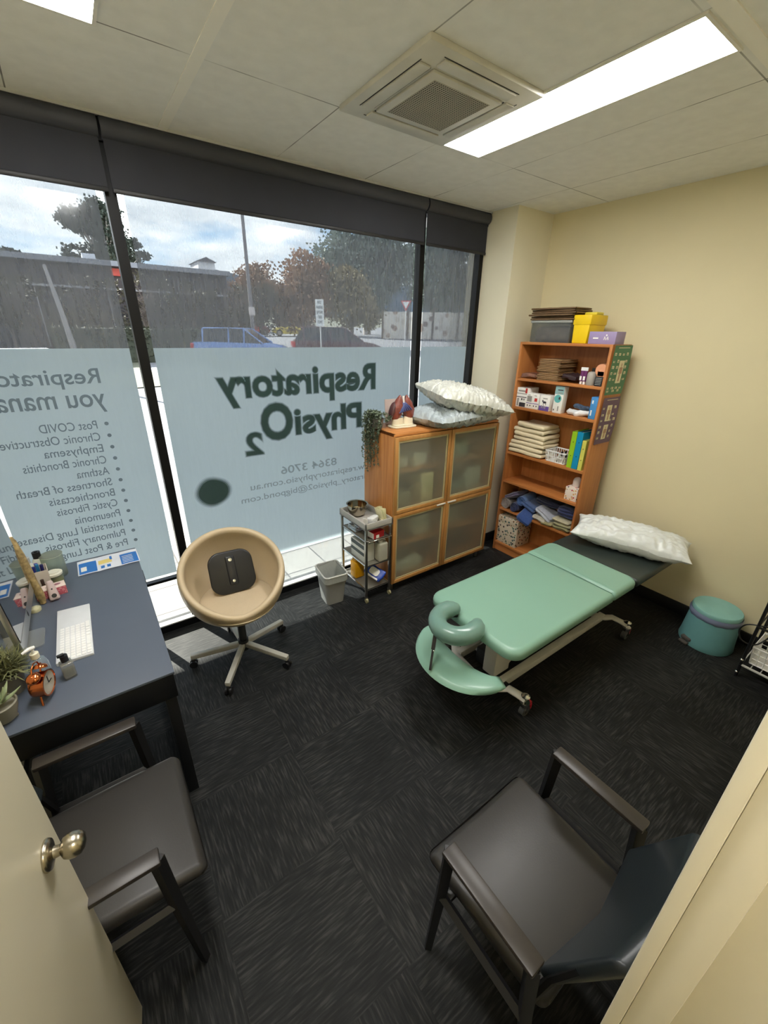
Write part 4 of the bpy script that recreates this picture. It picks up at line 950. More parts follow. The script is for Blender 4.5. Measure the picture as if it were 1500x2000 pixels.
# ------------------------------------------------------------------ teal pedal bin
t = thing('pedal_bin', 'teal round pedal bin against the cream wall', 'pedal bin', (3.375, .585, 0), rz=math.radians(0))
TEALM = C('teal_plastic', 100, 150, 152, .42)
b = MB().lathe([(.165, .0), (.168, .012), (.163, .05), (.148, .255), (.146, .262), (0, .262)], 48); b.build('body', TEALM, t, 40)
b = MB().lathe([(.150, .235), (.156, .245), (.158, .262), (.153, .274), (.150, .268)], 60); b.warp(lambda c: c+Vector((0, 0, .012*noise.noise(c*30)-.008)) if c.z < .27 else c); b.build('liner', C('lilac_liner', 136, 146, 176, .35, trans=.2), t, 60)
MB().lathe([(.149, .272), (.149, .292), (.143, .300), (.10, .303), (0, .304)], 48).build('lid', C('teal_lid', 126, 176, 170, .42), t, 40)
MB().box(-.195, -.13, -.0, .06, .004, .022, .006, M=Matrix.Rotation(math.radians(-18), 4, 'Z')).box(-.178, -.13, -.005, .065, .03, .055, .008, M=Matrix.Rotation(math.radians(-18), 4, 'Z')).build('pedal', C('pedal_grey', 74, 70, 66, .5), t, 30)

# ------------------------------------------------------------------ beige swivel chair
t = thing('swivel_chair', 'worn beige tub swivel chair on a five star base by the window', 'swivel chair', (.525, 2.34, 0))
BEIGE = C('beige_vinyl', 190, 172, 142, .45, var=.08, scale=4, bump=.08, bscale=120, coat=.08)
cz, Rr = .665, .315
sh = MB(); Nphi, Nv = 64, 22
face = math.radians(-8)
def amax(phi):
    k = (1-math.cos(phi))/2
    return math.radians(55 + 73*k**.72)
def shp(phi, a, R):
    r = R*math.sin(a) if a < PI/2 else R*(1-.16*(1-math.sin(a)))*max(math.sin(a), .80)
    r = R*math.sin(a)**.8 if a < PI/2 else R*(1-.35*(a-PI/2)**2)
    z = cz - R*math.cos(a)*1.0
    z = max(z, cz-R*.86 + .02*math.sin(a))
    d = Vector((math.sin(phi), -math.cos(phi), 0))   # phi 0 = front (-y)
    return d*r*(1.0) + Vector((0, 0, z))
prof = [('o', v/Nv) for v in range(Nv+1)]
def shell(u, v):
    phi = 2*PI*u; am = amax(phi); T = .040
    if v <= .45: a = am*v/.45; return shp(phi, a, Rr)
    if v <= .55:
        q = (v-.45)/.10*PI; o, i = shp(phi, am, Rr), shp(phi, am, Rr-T); mid = (o+i)/2; rad = (o-i)/2
        up = (shp(phi, am, Rr)-shp(phi, am-.05, Rr)).normalized()
        return mid + rad*math.cos(q) + up*rad.length*math.sin(q)*1.2
    a = am*(1-(v-.55)/.45); return shp(phi, a, Rr-T)
sh.grid(shell, Nphi, 60, cu=True)
sh.warp(lambda c: Matrix.Rotation(face, 3, 'Z') @ c).build('shell', BEIGE, t, 180)
MB().lathe([(0, .455), (.19, .455), (.222, .462), (.232, .475), (.228, .492), (.21, .502), (.12, .510), (0, .512)], 48, c=(0, -.025, 0), sy=1.05).build('seat_cushion', C('beige_cushion', 192, 174, 146, .45, var=.06, scale=8, bump=.12, bscale=90), t, 70)
MB().tube([(.236*math.cos(a), -.025+.248*math.sin(a), .474) for a in [2*PI*i/48 for i in range(48)]], .004, 6, closed=True).build('piping', BEIGE, t, 70)
MB().cyl((0, 0, .40), (0, 0, .37), .10, .09, n=24).box(-.05, .05, -.07, .05, .345, .385, .008).build('mechanism', BLACKP, t, 40)
MB().cyl((0, 0, .14), (0, 0, .36), .026, n=20).cyl((0, 0, .07), (0, 0, .15), .034, n=20).build('column', C('dark_column', 40, 42, 44, .35), t, 40)
LEGM = C('chair_leg_paint', 168, 166, 156, .35)
for kk in range(5):
    a = math.radians(19+72*kk); d = Vector((math.cos(a), math.sin(a), 0)); M = Matrix.Rotation(a, 4, 'Z')
    b = MB().box(.02, .335, -.017, .017, -.016, .016, .004); b.warp(lambda c: Vector((c.x, c.y*(1.1-.5*c.x), c.z+.115-.10*c.x))); b.warp(lambda c: M.to_3x3() @ c)
    lg = b.build('leg', LEGM, t, 40)
    p = d*.325; tx = Vector((-d.y, d.x, 0))
    MB().cyl(p+Vector((0, 0, .025))-tx*.020, p+Vector((0, 0, .025))-tx*.006, .025, n=20).cyl(p+Vector((0, 0, .025))+tx*.006, p+Vector((0, 0, .025))+tx*.020, .025, n=20).box(p.x-.012, p.x+.012, p.y-.012, p.y+.012, .03, .064, .004).build('caster', BLACKP, lg, 40)
t = thing('back_support', 'black moulded posture support propped in the beige chair', 'back support', (.53, 2.355, .515), rot=(math.radians(-28), 0, math.radians(-6)))
b = MB().prism(rrect(.27, .27, .075, 8), -.014, .014, bev=.010, seg=3); b.sub(1)
b.warp(lambda c: Vector((c.x*(1+.10*(.135-c.y)), c.z + .35*c.x*c.x*4*.25*-1, c.y+.135)))
b.build('pad', C('support_black', 22, 23, 27, .35), t, 50)
MB().box(-.028, .028, -.026, -.010, .05, .235, .008, 3).build('spine', C('support_ridge', 30, 31, 36, .3), t, 50)
MB().lathe([(0, 0), (.011, 0), (.011, .003), (0, .004)], 16, M=Matrix.Translation((0, -.026, .212)) @ Matrix.Rotation(PI/2, 4, 'X')).lathe([(0, 0), (.009, 0), (.009, .003), (0, .004)], 16, M=Matrix.Translation((0, -.026, .075)) @ Matrix.Rotation(PI/2, 4, 'X')).build('button', CHROME, t, 50)

# ------------------------------------------------------------------ dark visitor chairs
SEATM = C('taupe_vinyl', 47, 45, 43, .42, var=.04, bump=.04, bscale=200)
BACKM = C('slate_vinyl', 31, 37, 41, .35, var=.04, bump=.04, bscale=200)
WOODD = C('dark_brown_arm', 48, 43, 39, .38, var=.12, scale=20)
def visitor(label, loc, rz):
    """faces local +y"""
    t = thing('visitor_chair', label, 'chair', loc, rz)
    b = MB().box(-.245, .245, -.22, .235, .385, .455, .03, 4)
    b.sub(1); b.warp(lambda c: Vector((c.x*(1-.07*(.235-c.y)/.45), c.y, c.z + (-.012*(1-(c.x/.245)**2)*(1 if c.z > .43 else 0)) - (.02*max(0, (c.y-.16)/.07)**2 if c.z > .42 else 0))))
    b.build('seat', SEATM, t, 70)
    b = MB().box(-.24, .24, -.022, .022, 0, .30, .02, 4); b.sub(1)
    b.warp(lambda c: Vector((c.x*(1-.10*(c.z/.30)), c.y-.19-.40*c.z-.10*(1-(c.x/.24)**2)*.35, c.z+.565)))
    b.build('backrest', BACKM, t, 70)
    for s in (-1, 1):
        x = s*.272
        MB().box(x-.026, x+.026, -.19, .125, .650, .668, .005).build('armrest', WOODD, t, 40)
        MB().tube([(x, .115, .655), (x, .125, .45), (x, .155, 0.0)], [.022, .021, .016], 4).build('leg', BLACKP, t, 30)
        MB().tube([(x, -.175, .652), (x, -.19, .45), (x, -.245, 0.0)], [.022, .021, .016], 4).build('leg', BLACKP, t, 30)
        MB().tube([(x, .12, .40), (x, -.19, .40)], .015, 4).tube([(x*.96, -.18, .42), (x*.85, -.21, .60), (x*.80, -.25, .72)], .012, 6).build('side_rail', BLACKP, t, 30)
    MB().box(-.26, .26, .10, .125, .372, .395, .003).box(-.26, .26, -.19, -.165, .372, .395, .003).build('cross_rail', BLACKP, t, 30)
    return t
v1 = visitor('dark visitor armchair in front, beside the doorway frame', (.865, .345, 0), 0)
dup(v1, (-.235, 1.205, 0), (0, 0, -PI/2), 'dark visitor armchair behind the open door, pushed to the desk')

# ------------------------------------------------------------------ desk
t = thing('desk', 'dark blue grey desk with black body under the window', 'desk', (-.30, 2.21, 0))
DT = C('desk_top_laminate', 84, 92, 106, .38, var=.02)
DB = C('desk_black', 12, 14, 18, .45)
MB().box(-.335, .36, -.645, .655, .738, .75, .002).build('desk_top', DT, t, 30)
MB().box(-.33, .355, -.64, .65, .612, .738, .002).build('desk_body', DB, t, 30)
for sx, xx in ((1, .325), (-1, -.30)):
    for yy in (-.61, .62):
        MB().box(xx-.022, xx+.022, yy-.022, yy+.022, 0, .612, .002).build('leg', DB, t, 30)
    MB().box(xx-.02, xx+.02, -.59, .60, 0.03, .06, .002).build('foot_rail', DB, t, 30)
MB().box(.354, .366, .30, .44, .66, .69, .003).build('drawer_pull', BLACKP, t, 30)
DZ = .75
# keyboard
t = thing('keyboard', 'slim white aluminium keyboard on the desk', 'keyboard', (-.272, 2.07, DZ), rz=0)
b = MB().box(-.066, .066, -.205, .225, 0, .012, .002); b.warp(lambda c: Vector((c.x, c.y, c.z+(.006*(1 if c.z > .006 else 0)*(-c.x/.066*.5+.5)))));
b.build('body', C('silver_white', 214, 216, 218, .35), t, 30)
rows = [(0.045, 12), (0.026, 13), (0.007, 13), (-.012, 13), (-.031, 13), (-.047, 13)]
keyM = C('white_key', 236, 236, 234, .5)
b = MB()
for r, (x, n) in enumerate(rows):
    x = .052-.0195*r
    if r == 0: segs = [(-.198, -.182), (-.178, -.162), (-.158, -.136), (-.132, -.062), (-.058, -.036), (-.032, -.014), (-.010, .006), (.010, .06)]
    else: segs = [(-.198+i*.0195, -.198+i*.0195+.0165) for i in range(n)]
    for y0, y1 in segs: b.box(x-.0080, x+.0080, y0, y1, .0135, .0175, .0012, 1)
b.build('keys', keyM, t, 0)
# computer
t = thing('computer_monitor', 'silver all in one computer with dark screen facing the room', 'computer', (-.42, 2.13, DZ))
ALU = pmat('brushed_aluminium', srgb(190, 192, 194), .32, metal=.85, var=.03)
MB().prism(rrect(.17, .15, .018), 0, .006, M=Matrix.Translation((-.05, .0, 0))).build('foot', ALU, t, 40)
MB().box(-.125, -.115, -.06, .06, .0, .30, .004, M=Matrix.Rotation(0, 4, 'Y')).build('stand', ALU, t, 30)
Tm = Matrix.Translation((.01, 0, .105)) @ Matrix.Rotation(math.radians(-3), 4, 'Y')
MB().box(-.022, 0, -.27, .27, 0, .47, .006, M=Tm).build('housing', ALU, t, 40)
SCR = pmat('dark_screen_glass', (.006, .007, .009), .04, var=0, coat=1.0, spec=1.0)
MB().box(0, .0015, -.268, .268, .062, .468, M=Tm).build('screen', SCR, t, 0)
b = MB().ell((.0004, 0, .033), (.0008, .011, .012), 14, 8, M=Tm).ell((.0004, .002, .048), (.0006, .003, .004), 8, 6, M=Tm); b.build('emblem', BLACKP, t, 50)
# tan roll leaning behind the monitor
b = MB().tube([(0, 0, 0), (0, .0, .05), (-.014, .003, .2), (-.028, .006, .36), (-.030, .006, .385)], [.016, .023, .024, .021, .012], 12, flat=.8); b.sub(1); wob(b, .006, 24)
plain('textured_roll', 'tan mottled roll leaning at the far edge of the computer', 'roll', b, C('mottled_tan', 158, 136, 92, .7, var=.65, scale=45, bump=.4, bscale=60), (-.400, 2.445, DZ+.004), smooth=60)
# leaflet
t = thing('leaflet', 'blue and white folded leaflet with yellow patch at the window end', 'leaflet', (-.092, 2.745, DZ+.001), rz=math.radians(1))
MB().grid(lambda u, v: ((u-.5)*.315, (v-.5)*.19, .001+.004*abs(math.sin(u*PI*3))*.5), 12, 2).build('sheet', C('leaflet_white', 222, 224, 232, .4), t, 0)
LB = C('leaflet_blue', 34, 110, 190, .4); b = MB()
def lz(u): return .0022+.004*abs(math.sin(u*PI*3))*.5
def pq(b, u0, u1, v0, v1, dz=0):
    b.grid(lambda u, v: ((u0+(u1-u0)*u-.5)*.315, (v0+(v1-v0)*v-.5)*.19, lz(u0+(u1-u0)*u)+dz), 4, 1)
pq(b, .02, .30, .05, .80); pq(b, .69, .98, .05, .78); pq(b, .52, .56, .6, .85); pq(b, .36, .42, .12, .3); pq(b, .46, .52, .12, .3)
b.build('print', LB, t, 0); b = MB(); pq(b, .33, .55, .42, .70); b.build('yellow_patch', C('leaflet_yellow', 226, 204, 120, .5), t, 0)
b = MB()
for i in range(5): pq(b, .72, .9, .14+.11*i, .17+.11*i, .0006)
pq(b, .05, .14, .2, .5, .0006); pq(b, .1, .25, .82, .9, .0006); b.build('print_text', WHITEPAP, t, 0)
# jars, candles
JG = film_mat('jar_glass', (.85, .88, .84), (.72, .76, .70), .30, .0, .06)
def jar(label, loc, r, h, lidcol, fill):
    t = thing('glass_jar', label, 'jar', loc)
    MB().lathe([(0, .0), (r, .0), (r*1.03, .01), (r*1.03, h), (r*.97, h), (r*.97, .012), (0, .010)], 28).build('glass', JG, t, 50)
    MB().cyl((0, 0, .013), (0, 0, h*.72), r*.93, n=28).build('filling', fill, t, 40)
    if lidcol: MB().lathe([(0, h), (r*1.08, h), (r*1.1, h+.012), (r*.75, h+.014), (r*.72, h+.020), (0, h+.021)], 28).build('lid', lidcol, t, 40)
    return t
jar('candle jar with a white embossed lid and yellow label', (-.345, 2.625, DZ), .036, .062, C('lid_white', 214, 212, 198, .35), C('candle_yellowgreen', 168, 166, 92, .5))
t = thing('glass_canister', 'tall empty glass canister behind the candle jar', 'canister', (-.345, 2.735, DZ))
MB().lathe([(0, 0), (.05, 0), (.052, .01), (.052, .13), (.049, .13), (.049, .012), (0, .01)], 32).build('glass', JG, t, 50)
MB().lathe([(0, .130), (.053, .130), (.054, .136), (.02, .145), (0, .146)], 32).build('lid', film_mat('jar_lid_glass', (.8, .84, .78), (.7, .72, .64), .6, .0, .08), t, 50)
# pen box
t = thing('pen_box', 'open white box of pens and dispensers beside the tan roll', 'box', (-.405, 2.63, DZ), rz=.12)
b = MB().box(-.04, .04, -.045, -.042, 0, .115).box(-.04, .04, .042, .045, 0, .115).box(-.04, -.037, -.042, .042, 0, .115).box(.037, .04, -.042, .042, 0, .115).box(-.04, .04, -.045, .045, 0, .004)
b.build('box', C('box_greige', 196, 186, 174, .55), t, 0)
for i, (x, y, col, lab) in enumerate(((-.425, 2.615, (28, 40, 110), 'navy pen standing in the white box'), (-.41, 2.64, (40, 120, 170), 'teal pen standing in the white box'), (-.39, 2.625, (34, 34, 90), 'indigo pen standing in the white box'), (-.415, 2.655, (90, 70, 150), 'violet pen standing in the white box'))):
    plain('pen', lab, 'pen', MB().cyl((0, 0, 0), (.006, .004, .128), .008, n=12), C('pen%d_%d_%d' % col, *col, rough=.35), (x, y, DZ+.006), smooth=50)
for i, (x, y, h, lab) in enumerate(((-.455, 2.725, .15, 'white dispenser bottle with grey top behind the pen box'), (-.405, 2.745, .165, 'white bottle with black spot on its cap behind the pen box'))):
    t = thing('dispenser', lab, 'dispenser', (x, y, DZ))
    MB().lathe([(0, 0), (.026, 0), (.028, .01), (.027, h*.7), (.018, h*.78)], 20).build('body', C('dispenser_white', 206, 208, 200, .4), t, 50)
    MB().cyl((0, 0, h*.78), (0, 0, h), .019, n=18).cyl((0, 0, h), (0, 0, h+.004), .008, n=12).build('cap', GREYP if i == 0 else BLACKP, t, 50)
t = thing('small_bottle', 'small amber brown bottle in front of the pen box', 'bottle', (-.392, 2.555, DZ))
MB().lathe([(0, 0), (.013, 0), (.013, .04), (.007, .05), (.007, .058)], 16).build('body', C('amber_glass', 60, 30, 16, .15, trans=.3), t, 50); MB().cyl((0, 0, .058), (0, 0, .08), .008, n=12).build('cap', C('dropper_brown', 44, 26, 18, .4), t, 50)
# tissue carton in pink with device
t = thing('pink_carton', 'low pink patterned carton with pale lid in front of the jars', 'box', (-.365, 2.515, DZ), rz=math.radians(8))
MB().box(-.065, .065, -.03, .03, 0, .046, .001).build('box', pattern_mat('pink_dots', srgb(190, 92, 104), [srgb(226, 170, 170), srgb(232, 190, 186)], 160), t, 30)
MB().box(-.066, .066, -.031, .031, .046, .05, .001).build('lid', C('pale_pink', 226, 206, 196, .5), t, 30)
MB().ell((.03, .005, .0505), (.018, .012, .0006)).box(-.02, .02, -.002, .001, .05, .0508).build('print', C('feather_mauve', 150, 100, 110, .5), t, 50)
t = thing('oximeter', 'pinkish handheld device with a round black lens on the pink carton', 'device', (-.348, 2.435, DZ+.008), rot=(math.radians(-30), 0, math.radians(10)))
b = MB().box(-.019, .019, -.012, .012, 0, .105, .011, 4); b.warp(lambda c: Vector((c.x*(1.25-.5*c.z/.105), c.y-.002, c.z))); b.build('body', C('device_pink', 188, 168, 164, .35), t, 60)
MB().cyl((0, -.0165, .022), (0, -.010, .022), .011, n=20).cyl((0, -.0150, .058), (0, -.010, .058), .004, n=12).build('lens', BLACKP, t, 50)
t = thing('round_tin', 'round cream tin lying between the computer and the pink carton', 'tin', (-.43, 2.39, DZ))
MB().lathe([(0, 0), (.024, 0), (.025, .004), (.025, .014), (.022, .018), (0, .019)], 24).build('tin', C('tin_cream', 190, 186, 150, .35, var=.2, scale=120), t, 50)
# hand sanitizer
t = thing('sanitizer_bottle', 'clear pump bottle of hand gel beside the copper clock', 'bottle', (-.375, 1.795, DZ), rz=.5)
b = MB().lathe([(0, .0), (.030, .0), (.034, .006), (.034, .085), (.026, .115), (.013, .125)], 28, sy=.72); b.build('body', C('gel_clear', 196, 214, 228, .06, trans=.7, var=.02), t, 60)
MB().cyl((0, 0, .125), (0, 0, .147), .0145, n=20).build('collar', C('pump_cream', 226, 220, 196, .4), t, 40)
MB().cyl((0, 0, .147), (0, 0, .168), .005, n=12).tube([(.008, 0, .170), (-.01, 0, .174), (-.034, 0, .169)], [.007, .008, .005], 10).build('pump', WHITEP, t, 50)
t = thing('spray_bottle', 'small square glass spray bottle with black cap near keyboard', 'bottle', (-.292, 1.775, DZ), rz=math.radians(14))
b = MB().box(-.021, .021, -.021, .021, 0, .075, .004, 3); b.build('glass', C('perfume_glass', 214, 216, 212, .05, trans=.8, var=.02), t, 50)
MB().box(-.016, .016, -.016, .016, .008, .045, .002).build('liquid', C('liquid_amber', 200, 190, 160, .1, trans=.7), t, 40)
MB().cyl((0, 0, .075), (0, 0, .082), .015, n=20).build('collar', CHROME, t, 50); MB().cyl((0, 0, .082), (0, 0, .108), .0135, n=20).box(-.02, .004, -.006, .006, .106, .118, .003).build('cap', BLACKP, t, 50)
# copper clock
COP = pmat('copper', srgb(206, 118, 72), .14, metal=1, var=.05)
t = thing('alarm_clock', 'copper twin bell alarm clock near the front desk corner', 'alarm clock', (-.368, 1.70, DZ), rz=math.radians(72)); t.scale = (1.1, 1.1, 1.1)
M = Matrix.Translation((0, 0, .062)) @ Matrix.Rotation(PI/2, 4, 'X')
MB().lathe([(0, -.026), (.030, -.026), (.040, -.020), (.042, -.012), (.042, .018), (.045, .020), (.045, .024), (.041, .025), (.040, .0203)], 36, M=M).build('case', COP, t, 50)
MB().lathe([(0, .0212), (.0398, .0212)], 36, M=M).build('dial', C('dial_cream', 214, 210, 196, .5), t, 0)
MB().box(-.0012, .0012, -.0235, -.022, .062, .088).box(0, .020, -.0235, -.022, .061, .0635).build('hand', BLACKP, t, 0)
for s in (-1, 1):
    Mb = Matrix.Translation((s*.026, 0, .108)) @ Matrix.Rotation(s*math.radians(32), 4, 'Y')
    MB().lathe([(.021, 0), (.020, .007), (.014, .013), (0, .016)], 24, M=Mb).lathe([(.003, -.012), (.003, .0)], 8, M=Mb).lathe([(0, .014), (.004, .016), (0, .020)], 10, M=Mb).build('bell', COP, t, 60)
    MB().cyl((s*.028, 0, .030), (s*.040, -.004, 0), .0035, n=10).build('foot', COP, t, 50)
MB().tube([(-.03, 0, .118), (-.02, 0, .142), (0, 0, .15), (.02, 0, .142), (.03, 0, .118)], .0025, 8).build('handle', COP, t, 60)
# plants at the near desk corner
t = thing('potted_plant', 'bushy thin-leaved plant in a grey pot behind the clock', 'potted plant', (-.475, 1.81, DZ))
MB().lathe([(0, 0), (.040, 0), (.052, .085), (.054, .09), (.048, .09), (.045, .075), (0, .075)], 28).build('pot', C('pot_stone', 112, 110, 100, .7), t, 40)
random.seed(31); b = MB()
for i in range(700):
    a = random.uniform(0, 2*PI); e = random.uniform(.05, 1.35); L0 = random.uniform(.05, .105)
    p = Vector((random.uniform(-.035, .035), random.uniform(-.035, .035), .078+random.uniform(0, .035)))
    d = Vector((math.cos(a)*math.cos(e), math.sin(a)*math.cos(e), math.sin(e)))
    q = p+d*L0; m_ = p+d*L0*.5+Vector((0, 0, .008)); n = d.cross(Vector((0, 0, 1))).normalized()*.0022
    b.quad(p-n, p+n, m_+n*1.2, m_-n*1.2); b.quad(m_-n*1.2, m_+n*1.2, q+n*.3, q-n*.3)
b.build('foliage', C('sage_leaf', 120, 122, 84, .6, var=.25, scale=50), t, 0)
t = thing('potted_succulent', 'pale green rosette succulent in a pot at the desk corner', 'potted plant', (-.485, 1.655, DZ))
MB().lathe([(0, .008), (.034, .008), (.048, .05), (.052, .075), (.047, .078), (.044, .065), (0, .065)], 28).build('pot', C('pot_putty', 128, 124, 108, .6), t, 40)
for s in range(3): MB().ell((.03*math.cos(s*2.1), .03*math.sin(s*2.1), .007), (.008, .008, .008), 10, 8).build('foot', C('pot_putty', 128, 124, 108, .6), t, 50)
random.seed(4)
for i in range(16):
    a = i*2.4; el = math.radians(18+3.6*i); L0 = .085-.0028*i; w = .016
    R = Matrix.Translation((0, 0, .078)) @ Matrix.Rotation(a, 4, 'Z') @ Matrix.Rotation(-el, 4, 'Y')
    b = MB().ell((L0/2, 0, 0), (L0/2, w, .004), 12, 8); b.warp(lambda c: R @ Vector((c.x, c.y*(1.25-1.1*c.x/L0) if c.x > L0*.3 else c.y, c.z+.02*(c.x/L0)**2)))
    b.build('leaf', C('succulent_leaf', 148, 160, 124, .5, var=.15, scale=20), t, 70)

# ------------------------------------------------------------------ rack at the right edge
t = thing('wire_rack', 'black and white rolling rack cut off at the right edge', 'rack', (3.15, .33, 0))
for x in (0, .30):
    for y in (0, -.40): MB().cyl((x, y, .0), (x+.02, y, .80), .0095, n=12).build('post', BLACKP, t, 40)
for zz in (.095, .40, .70):
    b = MB()
    for i in range(9): b.tube([(0, -.4*i/8, zz), (.3, -.4*i/8, zz)], .003, 5)
    s_ = b.build('shelf', C('rack_white', 206, 206, 200, .5), t, 0)
    MB().tube([(0, 0, zz), (.3, 0, zz), (.3, -.4, zz), (0, -.4, zz)], .008, 6, closed=True).build('rail', BLACKP if zz > .2 else C('rack_white', 206, 206, 200, .5), s_, 50)
for zz in (.035, .135): MB().ell((-.006, .004, zz), (.010, .010, .010)).build('glide', CHROME, t, 50)
lattice_basket('basket', 'large white lattice basket on the lowest rack shelf', .22, .30, .125, (3.30, .15, .112), 0, WHITEP, 7, 3, 1.08)
def cable(label, pts, r, mat):
    P = []
    pts = [Vector(p) for p in pts]
    for i in range(len(pts)-1):
        p0 = pts[max(0, i-1)]; p1, p2 = pts[i], pts[i+1]; p3 = pts[min(len(pts)-1, i+2)]
        for k in range(8):
            q = k/8; P.append(.5*((2*p1)+(p2-p0)*q+(2*p0-5*p1+4*p2-p3)*q*q+(3*p1-p0-3*p2+p3)*q**3))
    P.append(pts[-1]); b = MB().tube(P, r, 8); o = b.build('cable', mat, None, 70); return tag(o, label, 'cable')
cable('black cable looping out from the left of the rack', [(3.20, .24, .412), (3.16, .32, .41), (3.155, .385, .38), (3.155, .405, .32), (3.155, .37, .26), (3.18, .30, .27), (3.25, .24, .405)], .0045, BLACKP)
cable('red cable trailing down through the rack', [(3.20, .28, .414), (3.19, .24, .40), (3.18, .215, .34), (3.18, .17, .27), (3.22, .08, .25)], .0055, C('red_cable', 206, 60, 44, .4))
cable('thin white cable lying across the rack shelf', [(3.17, .31, .409), (3.20, .24, .411), (3.22, .12, .409), (3.24, .0, .409)], .004, WHITEP)
o = plain('power_box', 'black and grey electric unit on the middle rack shelf', 'electric unit', MB().box(0, .20, 0, .22, 0, .06, .006), BLACKP, (3.20, .0, .409))

# ------------------------------------------------------------------ outside
cy_, sy_ = math.cos(_y), math.sin(_y)
def gz(s): return -.03 + max(0.0, .0368*(s-4.2))
def ST(s, t_): return Vector((s*sy_+t_*cy_, s*cy_-t_*sy_, gz(s)))
def zat(x, y): return gz(x*sy_+y*cy_)
PAVE = bpy.data.materials.new('pale_paving'); PAVE.use_nodes = True
tt = PAVE.node_tree; bb = tt.nodes['Principled BSDF']; bb.inputs['Roughness'].default_value = .8
tcc = N(tt, 'ShaderNodeTexCoord'); brk = N(tt, 'ShaderNodeTexBrick', Scale=1.0); brk.offset = 0.0
brk.inputs['Color1'].default_value = (*srgb(150, 147, 143), 1); brk.inputs['Color2'].default_value = (*srgb(158, 155, 150), 1); brk.inputs['Mortar'].default_value = (*srgb(70, 66, 66), 1)
brk.inputs['Brick Width'].default_value = .40; brk.inputs['Row Height'].default_value = .40; brk.inputs['Mortar Size'].default_value = .008
tt.links.new(tcc.outputs['Object'], brk.inputs['Vector']); tt.links.new(brk.outputs['Color'], bb.inputs['Base Color'])
struct(MB().box(-14, 16, 2.99, 7.2, -.08, -.03).build('outdoor_paving', PAVE, None, 0))
ASPH = pmat('asphalt', srgb(104, 106, 112), .85, var=.15, scale=4)
b = MB(); b.grid(lambda u, v: ST(4.2+u*80, -70+v*140), 20, 20); struct(b.build('outdoor_street', ASPH, None, 0))
struct(MB().box(-14, 16, 2.99, 14, -.12, -.085).build('outdoor_ground', ASPH, None, 0))
GRASS = pmat('verge_grass', srgb(88, 90, 76), .9, var=.2, scale=6)
b = MB(); b.grid(lambda u, v: ST(84+u*400, -400+v*800), 10, 10); struct(b.build('outdoor_field', GRASS, None, 0))
b = MB().grid(lambda u, v: (-14+u*16.5, 15.6+v*14, zat(-14+u*16.5, 15.6+v*14)+.03), 8, 8); struct(b.build('outdoor_lawn', GRASS, None, 0))
CONC = C('kerb_concrete', 198, 196, 190, .8)
for k, (a, c) in enumerate((((37, 8.5), (37.6, 34)), ((33, 12), (33.4, 26)))):
    p, q = ST(a[0], a[1]), ST(c[0], c[1]); b = MB().tube([p+Vector((0, 0, .06)), q+Vector((0, 0, .06))], .14, 4); struct(b.build('outdoor_kerb', CONC, None, 0))
# unseen canopy added above the window, sized to keep sun to its foot
struct(MB().box(-12, 9, 3.0, 8.30, 4.20, 4.35).build('outdoor_shade_canopy', C('shade_canopy_soffit', 190, 188, 182, .8), None, 0))
struct(MB().box(-8, XL-.1, 3.0, 3.1, -.1, 4.2).box(3.68, 9, 3.0, 3.1, -.1, 4.2).box(XL-.1, 3.68, 3.0, 3.1, 3.0, 4.2).build('outdoor_facade', C('facade_render', 150, 146, 140, .8), None, 0))
# long building
t = thing('building', 'long low dark building with flat roof across the street', 'building', (-6, 30, 0))
BM_ = C('building_wall', 66, 60, 64, .85, var=.25, scale=1.2)
MB().box(-16, 14.95, 0, 9, 0, 5.15).build('wall', BM_, t, 0)
MB().box(-16.2, 15.1, -.5, 9, 5.15, 5.40).build('roof', C('roof_fascia', 128, 130, 138, .7), t, 0)
MB().box(-16, 14.95, -.25, 0, 4.0, 4.10).build('ledge', C('ledge_pale', 150, 148, 152, .7), t, 0)
MB().box(8.75, 9.4, -.12, 0, 4.72, 5.08).build('red_sign', C('sign_red', 190, 70, 60, .6), t, 0)
for i in range(9):
    f_ = MB().box(-14+3.2*i, -12.0+3.2*i, -.06, 0, 1.2, 3.2).build('window', C('shopfront_dark', 44, 44, 50, .2), t, 0)
    MB().box(-14+3.2*i-.05, -14+3.2*i, -.1, 0, 1.1, 4.0).build('mullion', C('ledge_pale', 150, 148, 152, .7), f_, 0)
b = MB()
for i in range(22): b.box(9.6+i*.22, 9.63+i*.22, -.3, -.24, 4.1, 4.9)
b.build('balcony_rail', C('rail_grey', 110, 108, 112, .6), t, 0)
MB().box(7.6, 8.2, .5, 1.5, 5.4, 5.75).build('roof_unit', C('roof_unit_white', 214, 216, 224, .6), t, 0)
t = thing('house', 'small white house with dark trees above the long building roof', 'house', (16.3, 62, 0))
MB().box(-1.0, 1.0, 0, 4, 0, 9.9).build('wall', C('house_white', 214, 214, 218, .7), t, 0); MB().prism([(-1.2, 9.9), (1.2, 9.9), (0, 10.4)], -.3, 4.3, M=Matrix(((1, 0, 0, 0), (0, 0, 1, 0), (0, 1, 0, 0), (0, 0, 0, 1)))).build('roof', C('house_roof', 90, 90, 96, .8), t, 0)
# hills
b = MB()
def hill(u, v):
    x = -150+u*900; y = 330-x*.25
    return (x, y, (v)*(36+7*noise.noise(Vector((x*.012, 3, 0)))+5*noise.noise(Vector((x*.03, 8, 0)))))
b.grid(hill, 80, 2); b.grid(lambda u, v: (hill(u, 1)[0], hill(u, 1)[1]+60*v, hill(u, 1)[2]*(1-.3*v)), 80, 2)
tag(b.build('hills', C('far_hills', 92, 106, 122, .9, var=.15, scale=.05), None, 60), 'distant blue grey wooded hills along the horizon', 'hills')
